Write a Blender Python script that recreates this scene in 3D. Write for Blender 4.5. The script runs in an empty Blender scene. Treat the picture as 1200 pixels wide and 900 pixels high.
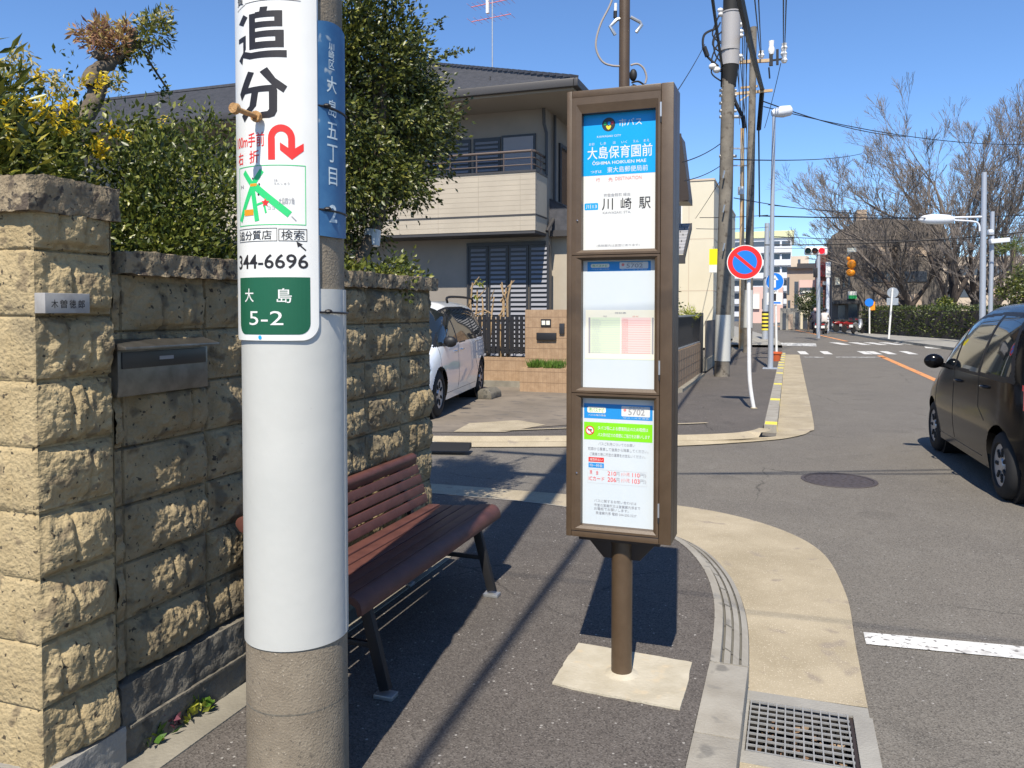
import bpy, bmesh, math, random
import numpy as np
from mathutils import Vector, Matrix, noise
R = math.radians
rnd = random.Random(7)
S = bpy.context.scene
C = S.collection

# ------------------------------------------------------------------ camera
CAM_H, FPX, PITCH, SHIFT = 1.5, 930.0, R(1.9), 55.0
YAW = math.atan(326/930)
cam = bpy.data.cameras.new('camera'); co = bpy.data.objects.new('camera', cam); C.objects.link(co)
cam.sensor_width = 36; cam.lens = FPX/1200*36; cam.shift_y = -SHIFT/1200
cam.clip_start = .05; cam.clip_end = 3000
co.location = (0, 0, CAM_H); co.rotation_euler = (R(90)-PITCH, 0, YAW)
S.camera = co

# ------------------------------------------------------------------ sky and sun
SUN_EL, SUN_AZ = R(53), R(7.2)           # sun stands behind the camera, a little towards +X
w = bpy.data.worlds.new('World'); S.world = w; w.use_nodes = True
nt = w.node_tree; bg = nt.nodes['Background']
sky = nt.nodes.new('ShaderNodeTexSky'); sky.sky_type = 'NISHITA'; sky.sun_disc = False
sky.sun_elevation = SUN_EL; sky.sun_rotation = math.pi-SUN_AZ
sky.air_density = 1.0; sky.dust_density = 0; sky.ozone_density = 10.0; sky.altitude = 600
nt.links.new(sky.outputs[0], bg.inputs[0]); bg.inputs[1].default_value = .125
sl = bpy.data.lights.new('sun', 'SUN'); so = bpy.data.objects.new('sun', sl); C.objects.link(so)
sl.energy = 5.0; sl.angle = R(.5); sl.color = (1, .92, .79)
sdir = Vector((math.sin(SUN_AZ)*math.cos(SUN_EL), -math.cos(SUN_AZ)*math.cos(SUN_EL), math.sin(SUN_EL)))
so.rotation_euler = sdir.to_track_quat('Z', 'Y').to_euler(); so.location = (0, -20, 30)
vs = S.view_settings
vs.view_transform = 'Standard'; vs.look = 'None'; vs.gamma = 1; vs.exposure = .55; vs.use_curve_mapping = False
S.render.engine = 'CYCLES'; S.cycles.max_bounces = 6; S.cycles.transparent_max_bounces = 8

# ------------------------------------------------------------------ measuring
FW = Vector((-math.sin(YAW)*math.cos(PITCH), math.cos(YAW)*math.cos(PITCH), -math.sin(PITCH)))
UP = Vector((-math.sin(YAW)*math.sin(PITCH), math.cos(YAW)*math.sin(PITCH), math.cos(PITCH)))
RT = Vector((math.cos(YAW), math.sin(YAW), 0))
CP = Vector((0, 0, CAM_H))
def ray(px, py): return FW+RT*((px-600)/FPX)+UP*((450-SHIFT-py)/FPX)
def G(px, py, z=0.): d = ray(px, py); return CP+d*((z-CAM_H)/d.z)       # point on a level
def AY(px, py, Y): d = ray(px, py); return CP+d*(Y/d.y)                   # point on a plane across the road
def AX(px, py, X): d = ray(px, py); return CP+d*(X/d.x)                   # point on a plane along the road
FH = Vector((-math.sin(YAW), math.cos(YAW), 0))
def AD(px, py, D): r = ray(px, py); return CP+r*(D/r.dot(FH))                                # point at a depth

# ------------------------------------------------------------------ materials
MATS = {}
def pm(name, col, rough=.6, metal=0., col2=None, scale=8., fac=(.35, .65), detail=6., bump=0., bscale=60., spec=.4,
       spots=None, coat=0., emit=None, alpha=1.):
    if name in MATS: return MATS[name]
    m = bpy.data.materials.new(name); m.use_nodes = True; n = m.node_tree; L = n.links
    b = n.nodes['Principled BSDF']
    b.inputs['Roughness'].default_value = rough; b.inputs['Metallic'].default_value = metal
    b.inputs['Specular IOR Level'].default_value = spec; b.inputs['Coat Weight'].default_value = coat
    b.inputs['Coat Roughness'].default_value = .03
    b.inputs['Base Color'].default_value = (*col, 1)
    tc = n.nodes.new('ShaderNodeTexCoord')
    out = None
    if col2 is not None:
        t = n.nodes.new('ShaderNodeTexNoise'); t.inputs['Scale'].default_value = scale; t.inputs['Detail'].default_value = detail
        t.inputs['Roughness'].default_value = .62
        L.new(tc.outputs['Object'], t.inputs['Vector'])
        r = n.nodes.new('ShaderNodeValToRGB'); r.color_ramp.elements[0].position = fac[0]; r.color_ramp.elements[1].position = fac[1]
        r.color_ramp.elements[0].color = (*col, 1); r.color_ramp.elements[1].color = (*col2, 1)
        L.new(t.outputs['Fac'], r.inputs['Fac']); out = r.outputs['Color']
    for sp in (spots or []):         # (colour, scale, threshold, softness)
        v = n.nodes.new('ShaderNodeTexNoise'); v.inputs['Scale'].default_value = sp[1]; v.inputs['Detail'].default_value = 2
        L.new(tc.outputs['Object'], v.inputs['Vector'])
        mr = n.nodes.new('ShaderNodeMapRange'); mr.inputs['From Min'].default_value = sp[2]; mr.inputs['From Max'].default_value = sp[2]+sp[3]
        L.new(v.outputs['Fac'], mr.inputs['Value'])
        mx = n.nodes.new('ShaderNodeMix'); mx.data_type = 'RGBA'
        L.new(mr.outputs['Result'], mx.inputs['Factor'])
        if out: L.new(out, mx.inputs['A'])
        else: mx.inputs['A'].default_value = (*col, 1)
        mx.inputs['B'].default_value = (*sp[0], 1); out = mx.outputs['Result']
    if out: L.new(out, b.inputs['Base Color'])
    if bump:
        t2 = n.nodes.new('ShaderNodeTexNoise'); t2.inputs['Scale'].default_value = bscale; t2.inputs['Detail'].default_value = 5
        L.new(tc.outputs['Object'], t2.inputs['Vector'])
        bp = n.nodes.new('ShaderNodeBump'); bp.inputs['Strength'].default_value = bump; bp.inputs['Distance'].default_value = .01
        L.new(t2.outputs['Fac'], bp.inputs['Height']); L.new(bp.outputs[0], b.inputs['Normal'])
    if emit:
        b.inputs['Emission Color'].default_value = (*emit[:3], 1); b.inputs['Emission Strength'].default_value = emit[3]
    MATS[name] = m
    return m

def leaf_mat(name, cols, rough=.4, trans=.25):
    m = bpy.data.materials.new(name); m.use_nodes = True; n = m.node_tree; L = n.links
    b = n.nodes['Principled BSDF']; b.inputs['Roughness'].default_value = rough; b.inputs['Specular IOR Level'].default_value = .45
    g = n.nodes.new('ShaderNodeNewGeometry'); r = n.nodes.new('ShaderNodeValToRGB')
    while len(r.color_ramp.elements) < len(cols): r.color_ramp.elements.new(.5)
    for i, (p, c) in enumerate(cols):
        r.color_ramp.elements[i].position = p; r.color_ramp.elements[i].color = (*c, 1)
    L.new(g.outputs['Random Per Island'], r.inputs['Fac']); L.new(r.outputs[0], b.inputs['Base Color'])
    tr = n.nodes.new('ShaderNodeBsdfTranslucent'); mx = n.nodes.new('ShaderNodeMixShader'); mx.inputs[0].default_value = trans
    L.new(r.outputs[0], tr.inputs[0]); L.new(b.outputs[0], mx.inputs[1]); L.new(tr.outputs[0], mx.inputs[2])
    L.new(mx.outputs[0], n.nodes['Material Output'].inputs[0])
    return m

def asphalt(name, base, dark, light, specks):
    m = bpy.data.materials.new(name); m.use_nodes = True; n = m.node_tree; L = n.links
    b = n.nodes['Principled BSDF']; b.inputs['Roughness'].default_value = .82; b.inputs['Specular IOR Level'].default_value = .3
    tc = n.nodes.new('ShaderNodeTexCoord')
    def nz(sc, det=4, ro=.6):
        t = n.nodes.new('ShaderNodeTexNoise'); t.inputs['Scale'].default_value = sc; t.inputs['Detail'].default_value = det
        t.inputs['Roughness'].default_value = ro; L.new(tc.outputs['Object'], t.inputs['Vector']); return t.outputs['Fac']
    def mapr(v, a, c, lo=0, hi=1):
        mr = n.nodes.new('ShaderNodeMapRange'); mr.inputs['From Min'].default_value = a; mr.inputs['From Max'].default_value = c
        mr.inputs['To Min'].default_value = lo; mr.inputs['To Max'].default_value = hi; L.new(v, mr.inputs['Value']); return mr.outputs['Result']
    def mix(f, a, bb):
        x = n.nodes.new('ShaderNodeMix'); x.data_type = 'RGBA'; L.new(f, x.inputs['Factor'])
        for s_, v in (('A', a), ('B', bb)):
            if isinstance(v, tuple): x.inputs[s_].default_value = (*v, 1)
            else: L.new(v, x.inputs[s_])
        return x.outputs['Result']
    c = mix(mapr(nz(.7, 5), .35, .7), base, dark)                 # worn and patched areas
    c = mix(mapr(nz(3.5, 6, .7), .5, .75, 0, .45), c, light)      # dust
    wp = n.nodes.new('ShaderNodeTexNoise'); wp.inputs['Scale'].default_value = 3; wp.inputs['Detail'].default_value = 4; L.new(tc.outputs['Object'], wp.inputs['Vector'])
    wm = n.nodes.new('ShaderNodeMix'); wm.data_type = 'VECTOR'; wm.inputs['Factor'].default_value = .16; L.new(tc.outputs['Object'], wm.inputs['A']); L.new(wp.outputs['Color'], wm.inputs['B'])
    vc = n.nodes.new('ShaderNodeTexVoronoi'); vc.feature = 'DISTANCE_TO_EDGE'; vc.inputs['Scale'].default_value = .42; L.new(wm.outputs['Result'], vc.inputs['Vector'])
    ck = n.nodes.new('ShaderNodeMath'); ck.operation = 'MULTIPLY'; L.new(mapr(vc.outputs['Distance'], .0035, .001), ck.inputs[0]); L.new(mapr(nz(.9, 3), .5, .56, 0, .75), ck.inputs[1])
    c = mix(ck.outputs[0], c, tuple(x*.3 for x in dark))
    c = mix(mapr(nz(1.7, 2, .4), .66, .7, 0, .35), c, tuple(x*.6 for x in dark))      # oil and tar stains
    v = n.nodes.new('ShaderNodeTexVoronoi'); v.inputs['Scale'].default_value = 170; L.new(tc.outputs['Object'], v.inputs['Vector'])
    sx = n.nodes.new('ShaderNodeSeparateColor'); L.new(v.outputs['Color'], sx.inputs[0])
    c = mix(mapr(sx.outputs[0], .55, 1, 0, .7), c, light)
    c = mix(mapr(sx.outputs[1], .5, 1, 0, .75), c, tuple(x*.42 for x in dark))
    v2 = n.nodes.new('ShaderNodeTexVoronoi'); v2.inputs['Scale'].default_value = 60; L.new(tc.outputs['Object'], v2.inputs['Vector'])
    s2 = n.nodes.new('ShaderNodeSeparateColor'); L.new(v2.outputs['Color'], s2.inputs[0])
    ml = n.nodes.new('ShaderNodeMath'); ml.operation = 'MULTIPLY'
    L.new(mapr(s2.outputs[0], .965-.03*specks, .985-.03*specks), ml.inputs[0]); L.new(mapr(v2.outputs['Distance'], .33, .25), ml.inputs[1])
    c = mix(ml.outputs[0], c, (.30, .285, .265))
    L.new(c, b.inputs['Base Color'])
    bp = n.nodes.new('ShaderNodeBump'); bp.inputs['Strength'].default_value = .55; bp.inputs['Distance'].default_value = .004
    L.new(v.outputs['Distance'], bp.inputs['Height']); L.new(bp.outputs[0], b.inputs['Normal'])
    return m

M = dict(
 road=asphalt('asphalt_road', (.155, .14, .119), (.126, .114, .099), (.21, .195, .17), .0),
 walk=asphalt('asphalt_walk', (.104, .091, .081), (.080, .071, .064), (.165, .15, .135), .3),
 yard=pm('yard_concrete', (.14, .118, .093), .85, col2=(.205, .172, .135), scale=1.2, bump=.3, bscale=90, spots=[((.12, .105, .09), 5, .56, .12)]),
 gutter=pm('gutter_concrete', (.28, .235, .158), .85, col2=(.37, .315, .222), scale=2.2, bump=.35, bscale=120, spots=[((.25, .21, .16), 7, .62, .1), ((.52, .45, .34), 160, .62, .06), ((.2, .17, .13), 210, .66, .05)]),
 kerb=pm('kerb_concrete', (.235, .215, .18), .85, col2=(.31, .29, .25), scale=4, bump=.35, bscale=110, spots=[((.18, .17, .15), 9, .63, .08)]),
 kerbdark=pm('kerb_groove', (.12, .115, .10), .9),
 slab=pm('mortar_slab', (.36, .32, .24), .88, col2=(.45, .41, .325), scale=6, bump=.3, bscale=80, spots=[((.45, .38, .27), 11, .6, .1)]),
 grey_conc=pm('grey_concrete', (.22, .21, .19), .85, col2=(.30, .29, .26), scale=3, bump=.35, bscale=90),
 strip=pm('strip_concrete', (.17, .155, .125), .88, col2=(.26, .24, .195), scale=3, bump=.3, bscale=90, spots=[((.13, .12, .1), 6, .6, .1)]),
 paint=pm('white_road_paint', (.55, .545, .52), .7, col2=(.66, .655, .63), scale=5, spots=[((.40, .39, .37), 9, .52, .15), ((.17, .16, .15), 34, .59, .07)], bump=.25, bscale=150),
 worn=pm('worn_road_paint', (.5, .5, .48), .7, col2=(.6, .6, .58), scale=3, spots=[((.15, .145, .145), 7, .5, .06)]),
 orange=pm('orange_road_paint', (.6, .22, .06), .7, col2=(.62, .28, .10), scale=4, spots=[((.17, .15, .14), 15, .58, .08)]),
 yellow=pm('yellow_paint', (.75, .62, .06), .6, spots=[((.3, .29, .25), 40, .62, .05)]),
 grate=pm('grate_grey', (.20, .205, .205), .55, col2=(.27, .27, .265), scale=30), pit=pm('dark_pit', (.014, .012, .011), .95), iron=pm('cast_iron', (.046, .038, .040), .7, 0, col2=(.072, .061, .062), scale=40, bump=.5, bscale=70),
 block=pm('split_block', (.31, .238, .128), .9, col2=(.42, .33, .185), scale=7, bump=.9, bscale=75, spots=[((.22, .17, .10), 14, .58, .07), ((.07, .055, .035), 46, .655, .035), ((.15, .13, .09), 2.4, .58, .2)]),
 blockw=pm('weathered_shaded_block', (.235, .18, .10), .92, col2=(.345, .27, .155), scale=6, bump=.9, bscale=75, spots=[((.15, .12, .075), 11, .57, .08), ((.055, .045, .032), 46, .655, .035), ((.10, .085, .06), 2.6, .56, .2)]),  # weathered, and darker than the pillar block: wall shade deepened in the colour
 joint=pm('mortar_joint', (.17, .14, .09), .95),
 coping=pm('coping_block', (.20, .155, .10), .9, col2=(.30, .24, .155), scale=13, bump=.9, bscale=70, spots=[((.085, .066, .05), 22, .54, .1), ((.06, .05, .04), 55, .6, .06)]),
 plinth=pm('plinth_concrete', (.10, .09, .072), .92, col2=(.17, .155, .125), scale=6, bump=.8, bscale=55, spots=[((.075, .07, .06), 13, .56, .08)]),
 pole=pm('pole_concrete', (.165, .135, .098), .85, col2=(.25, .21, .155), scale=5, bump=.35, bscale=150, spots=[((.11, .092, .07), 75, .62, .1), ((.36, .31, .24), 150, .66, .05), ((.10, .09, .078), 3, .58, .12)]),
 polefar=pm('weathered_pole', (.13, .115, .095), .9, col2=(.20, .178, .145), scale=3, spots=[((.09, .075, .06), 8, .58, .1)]),
 sleeve=pm('white_sheet', (.45, .455, .43), .45, col2=(.485, .485, .455), scale=1.5, bump=.10, bscale=22, spots=[((.56, .56, .53), 2.2, .55, .3), ((.42, .42, .40), 38, .74, .04)]),
 white=pm('white_enamel', (.72, .72, .69), .35, spec=.45, col2=(.66, .66, .63), scale=3),
 ink=pm('black_ink', (.018, .016, .018), .5),
 redink=pm('red_ink', (.72, .03, .025), .45),
 pinkink=pm('faded_red_ink', (.72, .22, .2), .5),
 greenink=pm('green_ink', (.03, .52, .16), .45),
 greenplate=pm('green_plate', (.008, .085, .042), .4, col2=(.012, .10, .05), scale=3),
 blueplate=pm('faded_blue_plate', (.028, .10, .23), .45, col2=(.06, .17, .32), scale=9, fac=(.4, .75), spots=[((.4, .45, .46), 15, .68, .05)]),
 platetext=pm('faded_white_text', (.45, .55, .6), .5, col2=(.6, .68, .7), scale=30),
 greyink=pm('grey_ink', (.3, .3, .32), .6), paleink=pm('pale_ink', (.5, .51, .53), .6),
 cyan=pm('cyan_print', (0, .31, .72), .4), bluep=pm('blue_print', (.015, .24, .60), .4), lime=pm('lime_print', (.2, .62, .01), .4),
 paper=pm('notice_paper', (.64, .65, .63), .4), paperblue=pm('notice_paper_cool', (.52, .58, .62), .35, col2=(.57, .61, .63), scale=2),
 cream=pm('timetable_paper', (.74, .72, .6), .5), tgreen=pm('timetable_green', (.60, .68, .5), .5), tpink=pm('timetable_pink', (.76, .56, .52), .5),
 yel=pm('emblem_yellow', (.8, .6, .03), .4), emg=pm('emblem_green', (.02, .35, .1), .4), emr=pm('emblem_red', (.45, .03, .06), .4), embk=pm('emblem_dark', (.03, .035, .035), .4),
 brown=pm('brown_powder_coat', (.070, .044, .024), .45, col2=(.086, .056, .032), scale=14, bump=.08, bscale=300, spec=.5),
 browndk=pm('dark_brown_metal', (.035, .025, .02), .5),
 steel=pm('galvanised_steel', (.42, .43, .43), .4, .75, col2=(.5, .51, .52), scale=12),
 rust=pm('rusty_bolt', (.36, .2, .08), .75, .3, col2=(.52, .32, .14), scale=60, bump=.4, bscale=200),
 black=pm('black_metal', (.018, .018, .02), .45), rubber=pm('black_rubber', (.012, .012, .012), .7), cable=pm('black_cable', (.012, .012, .014), .6),
 greycable=pm('grey_cable', (.3, .27, .25), .6),
 bench=pm('brown_bench_slat', (.080, .030, .023), .55, col2=(.112, .043, .032), scale=(14), bump=.06, bscale=90, spec=.45),
 benchleg=pm('bench_leg_metal', (.022, .022, .024), .5, .3),
 mail=pm('mailbox_steel', (.16, .15, .13), .38, .85, col2=(.24, .225, .2), scale=14), mailflap=pm('mailbox_flap', (.06, .058, .055), .35, .5),
 plaque=pm('plaque_stone', (.27, .26, .25), .5, col2=(.36, .35, .335), scale=14),
 bark=pm('tree_bark', (.085, .066, .048), .9, col2=(.15, .12, .085), scale=22, bump=.9, bscale=40),
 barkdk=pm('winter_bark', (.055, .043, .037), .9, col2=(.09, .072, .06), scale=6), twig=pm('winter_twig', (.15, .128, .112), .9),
 dead=pm('dead_stem', (.26, .17, .09), .9, col2=(.40, .28, .15), scale=20),
 siding=pm('cream_tile_siding', (.36, .315, .25), .7, col2=(.41, .36, .285), scale=1.3), wallgrey=pm('house_wall', (.22, .195, .165), .75, col2=(.26, .23, .195), scale=1.0),
 sidline=pm('siding_joint', (.31, .27, .215), .9),
 rooft=pm('slate_roof', (.045, .047, .055), .6, col2=(.07, .07, .08), scale=7), fascia=pm('dark_gutter', (.05, .047, .047), .45), soffit=pm('soffit', (.26, .235, .195), .8),
 rail=pm('balcony_rail', (.11, .085, .075), .45, .3), shutter=pm('shutter_grey', (.24, .23, .24), .5), louvre=pm('louvre_grey', (.19, .195, .22), .5), winframe=pm('window_frame_dark', (.03, .03, .033), .4),
 glass=pm('window_glass', (.02, .025, .03), .06, spec=.9), brick=pm('brick_tile', (.28, .185, .11), .85, col2=(.36, .245, .15), scale=9, bump=.3, bscale=60),
 brickline=pm('brick_joint', (.24, .16, .10), .95),
 carwhite=pm('car_paint_white', (.74, .77, .80), .25, spec=.5, coat=1.), carblack=pm('car_paint_black', (.004, .004, .0048), .14, spec=.26, coat=.0),
 carglass=pm('car_glass', (.012, .016, .018), .04, spec=.9), trim=pm('car_trim', (.012, .012, .013), .5), tyre=pm('tyre_rubber', (.016, .016, .017), .8),
 rim=pm('wheel_cover_silver', (.45, .46, .48), .35, .6), chrome=pm('chrome', (.7, .7, .72), .15, 1.), tail=pm('tail_lamp', (.35, .008, .008), .15, coat=1.), headl=pm('head_lamp', (.5, .52, .55), .1, spec=.8),
 signred=pm('sign_red', (.62, .02, .018), .4), signblue=pm('sign_blue', (.01, .17, .62), .4), whitepole=pm('white_pole_paint', (.72, .72, .71), .4, col2=(.62, .61, .58), scale=6),
 lampgrey=pm('lamp_post_paint', (.38, .41, .46), .45, .3), lamphead=pm('lamp_head_white', (.66, .69, .74), .4),
 bluewht=pm('apartment_white', (.56, .58, .62), .8), sky_roof=pm('pale_green_roof', (.58, .6, .36), .8), creamb=pm('cream_building', (.58, .535, .42), .85, col2=(.62, .575, .46), scale=.5),
 beige=pm('beige_building', (.40, .31, .235), .85, col2=(.44, .35, .27), scale=.6), redb=pm('red_brown_building', (.20, .075, .06), .85), darkb=pm('dark_building', (.13, .115, .10), .85, col2=(.16, .14, .125), scale=.4),
 pinkb=pm('pink_shop_front', (.6, .42, .38), .8), tan=pm('tan_building', (.5, .42, .33), .85), dkwin=pm('far_window', (.05, .06, .08), .15, spec=.8),
 yellowsign=pm('yellow_sign', (.85, .72, .01), .5), orangesign=pm('orange_sign', (.85, .28, .015), .45), 
 cer=pm('insulator', (.75, .74, .72), .3), sleevegrey=pm('closure_grey', (.33, .32, .32), .5), rustarm=pm('rusty_arm', (.42, .25, .10), .7, col2=(.55, .45, .32), scale=2),
 terracotta=pm('terracotta', (.5, .10, .03), .7), skin=pm('skin', (.5, .32, .24), .6), cloth_dark=pm('dark_jacket', (.03, .025, .04), .8), cloth_pale=pm('pale_jacket', (.55, .5, .46), .8),
 motored=pm('red_paint', (.20, .018, .018), .3, coat=.6),
 lamp_red=pm('lit_red_lamp', (.7, .01, .02), .3, emit=(1, .01, .02, 1.2)), lamp_off=pm('dark_green_lamp', (.01, .04, .04), .2), lamp_off2=pm('dark_amber_lamp', (.06, .025, .02), .2),
)
LM = dict(
 ever=leaf_mat('evergreen_leaf', [(0, (.03, .044, .010)), (.45, (.062, .082, .016)), (.8, (.13, .145, .028)), (.97, (.24, .235, .05))], .38, .2),
 hedge=leaf_mat('hedge_leaf', [(0, (.034, .052, .010)), (.5, (.075, .102, .017)), (.85, (.16, .178, .03)), (1, (.27, .27, .055))], .38, .22),
 maho=leaf_mat('mahonia_leaf', [(0, (.042, .06, .013)), (.5, (.10, .12, .02)), (.85, (.24, .23, .035)), (1, (.42, .36, .06))], .38, .22),
 flower=leaf_mat('yellow_flower', [(0, (.6, .42, .01)), (1, (.8, .62, .04))], .6, .3),
 palefl=leaf_mat('pale_flower', [(0, (.5, .42, .10)), (.6, (.45, .36, .14)), (1, (.25, .24, .06))], .6, .3),
 rusty=leaf_mat('rusty_leaf', [(0, (.22, .10, .07)), (.5, (.36, .20, .11)), (.8, (.42, .30, .10)), (1, (.3, .24, .06))], .6, .3),
 grass=leaf_mat('grass_blade', [(0, (.05, .12, .015)), (1, (.14, .24, .03))], .6, .3),
 weed=leaf_mat('weed_leaf', [(0, (.05, .13, .02)), (.7, (.12, .22, .03)), (1, (.3, .3, .03))], .5, .3),
 purple=leaf_mat('purple_leaf', [(0, (.08, .02, .04)), (1, (.16, .05, .07))], .6, .2),
 fhedge=leaf_mat('far_hedge_leaf', [(0, (.02, .035, .008)), (.6, (.045, .065, .014)), (1, (.1, .12, .025))], .5, .2),
 dry=leaf_mat('dry_leaf', [(0, (.18, .10, .06)), (.6, (.3, .2, .12)), (1, (.42, .32, .22))], .8, .2),
 palm=leaf_mat('palm_leaf', [(0, (.06, .09, .02)), (1, (.16, .19, .05))], .5, .2),
 sprout=leaf_mat('sprout_leaf', [(0, (.2, .24, .03)), (1, (.42, .42, .06))], .5, .3),
)

# ------------------------------------------------------------------ helpers
class MB:
    def __init__(s): s.v = []; s.f = []; s.m = []
    def add(s, vs, fs, m=0):
        o = len(s.v); s.v += [tuple(p) for p in vs]; s.f += [tuple(i+o for i in f) for f in fs]; s.m += [m]*len(fs); return s
    def box(s, x0, x1, y0, y1, z0, z1, m=0):
        return s.add([(x0, y0, z0), (x1, y0, z0), (x1, y1, z0), (x0, y1, z0), (x0, y0, z1), (x1, y0, z1), (x1, y1, z1), (x0, y1, z1)],
                     [(0, 3, 2, 1), (4, 5, 6, 7), (0, 1, 5, 4), (1, 2, 6, 5), (2, 3, 7, 6), (3, 0, 4, 7)], m)
    def obox(s, p0, p1, a, b, m=0, up=(0, 0, 1)):            # a bar of section a x b from p0 to p1
        p0, p1 = Vector(p0), Vector(p1); d = (p1-p0).normalized(); u = Vector(up)
        if abs(d.dot(u)) > .98: u = Vector((1, 0, 0))
        x = d.cross(u).normalized(); y = x.cross(d)
        q = [(-a/2, -b/2), (a/2, -b/2), (a/2, b/2), (-a/2, b/2)]
        vs_ = [p0+x*i+y*j for i, j in q]+[p1+x*i+y*j for i, j in q]
        return s.add(vs_, [(0, 1, 2, 3), (7, 6, 5, 4), (0, 4, 5, 1), (1, 5, 6, 2), (2, 6, 7, 3), (3, 7, 4, 0)], m)
    def prism(s, pts, vec, m=0):
        n = len(pts); vec = Vector(vec); vs_ = [Vector(p) for p in pts]; vs_ += [p+vec for p in vs_]
        return s.add(vs_, [tuple(range(n))[::-1], tuple(range(n, 2*n))]+[(i, (i+1) % n, n+(i+1) % n, n+i) for i in range(n)], m)
    def tube(s, pts, r, n=8, m=0, caps=True):
        pts = [Vector(p) for p in pts]; k = len(pts); rs = r if isinstance(r, (list, tuple)) else [r]*k
        vs_ = []; fs = []; x = None
        for i, p in enumerate(pts):
            t = (pts[min(i+1, k-1)]-pts[max(i-1, 0)])
            t = t.normalized() if t.length > 1e-9 else Vector((0, 0, 1))
            if x is None:
                a = Vector((0, 0, 1)) if abs(t.z) < .9 else Vector((1, 0, 0)); x = t.cross(a).normalized()
            else:
                x = x-t*x.dot(t); x = x.normalized() if x.length > 1e-6 else t.orthogonal().normalized()
            y = t.cross(x)
            for j in range(n):
                an = 2*math.pi*j/n; vs_.append(p+(x*math.cos(an)+y*math.sin(an))*rs[i])
        for i in range(k-1):
            for j in range(n):
                fs.append((i*n+j, i*n+(j+1) % n, (i+1)*n+(j+1) % n, (i+1)*n+j))
        if caps: fs.append(tuple(range(n))[::-1]); fs.append(tuple(range((k-1)*n, k*n)))
        return s.add(vs_, fs, m)
    def cyl(s, p0, p1, r0, r1=None, n=16, m=0): return s.tube([p0, p1], [r0, r0 if r1 is None else r1], n, m)
    def lathe(s, prof, c=(0, 0, 0), n=24, axis='z', m=0):    # prof: (radius, height)
        vs_ = []; fs = []; c = Vector(c)
        for r, h in prof:
            for j in range(n):
                a = 2*math.pi*j/n; p = (r*math.cos(a), r*math.sin(a), h)
                if axis == 'y': p = (p[0], p[2], p[1])
                if axis == 'x': p = (p[2], p[0], p[1])
                vs_.append(c+Vector(p))
        k = len(prof)
        for i in range(k-1):
            for j in range(n): fs.append((i*n+j, i*n+(j+1) % n, (i+1)*n+(j+1) % n, (i+1)*n+j))
        if prof[0][0] > 1e-5: fs.append(tuple(range(n))[::-1])
        if prof[-1][0] > 1e-5: fs.append(tuple(range((k-1)*n, k*n)))
        return s.add(vs_, fs, m)
    def sph(s, c, r, n=12, k=8, m=0):
        r = r if isinstance(r, (tuple, list)) else (r, r, r); vs_ = []; fs = []
        for i in range(k+1):
            t = math.pi*i/k
            for j in range(n):
                a = 2*math.pi*j/n
                vs_.append((c[0]+r[0]*math.sin(t)*math.cos(a), c[1]+r[1]*math.sin(t)*math.sin(a), c[2]-r[2]*math.cos(t)))
        for i in range(k):
            for j in range(n): fs.append((i*n+j, i*n+(j+1) % n, (i+1)*n+(j+1) % n, (i+1)*n+j))
        return s.add(vs_, fs, m)
    def grid(s, P, m=0):                                     # P: rows of points
        a, b = len(P), len(P[0]); return s.add([p for r in P for p in r], [(i*b+j, i*b+j+1, (i+1)*b+j+1, (i+1)*b+j) for i in range(a-1) for j in range(b-1)], m)
    def build(s, name, mats, parent=None, smooth=None, bevel=0., clean=True):
        me = bpy.data.meshes.new(name); me.from_pydata(s.v, [], s.f)
        mats = mats if isinstance(mats, (list, tuple)) else [mats]
        for q in mats: me.materials.append(q)
        if len(mats) > 1: me.polygons.foreach_set('material_index', s.m)
        if clean:
            bm = bmesh.new(); bm.from_mesh(me)
            bmesh.ops.remove_doubles(bm, verts=bm.verts, dist=1e-5)
            bmesh.ops.recalc_face_normals(bm, faces=bm.faces)
            if bevel:
                ed = [e for e in bm.edges if len(e.link_faces) == 2 and e.calc_face_angle(0) > R(30)]
                bmesh.ops.bevel(bm, geom=ed, offset=bevel, segments=2, affect='EDGES', profile=.6, clamp_overlap=True)
            bm.to_mesh(me); bm.free()
        if smooth is not None or bevel:
            me.polygons.foreach_set('use_smooth', [True]*len(me.polygons))
            me.set_sharp_from_angle(angle=R(smooth if smooth else 35))
        me.update()
        o = bpy.data.objects.new(name, me); C.objects.link(o)
        if parent: o.parent = parent
        return o

def build_each(b, name, mats, parent, **kw):          # every loose piece becomes a part of its own
    par = list(range(len(b.v)))
    def find(i):
        while par[i] != i: par[i] = par[par[i]]; i = par[i]
        return i
    for f in b.f:
        r = find(f[0])
        for i in f[1:]: par[find(i)] = r
    g = {}
    for f, m in zip(b.f, b.m): g.setdefault(find(f[0]), []).append((f, m))
    for fs in g.values():
        q = MB(); mp = {}
        for f, m in fs:
            for i in f:
                if i not in mp: mp[i] = len(q.v); q.v.append(b.v[i])
            q.f.append(tuple(mp[i] for i in f)); q.m.append(m)
        q.build(name, mats, parent, **kw)

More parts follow.
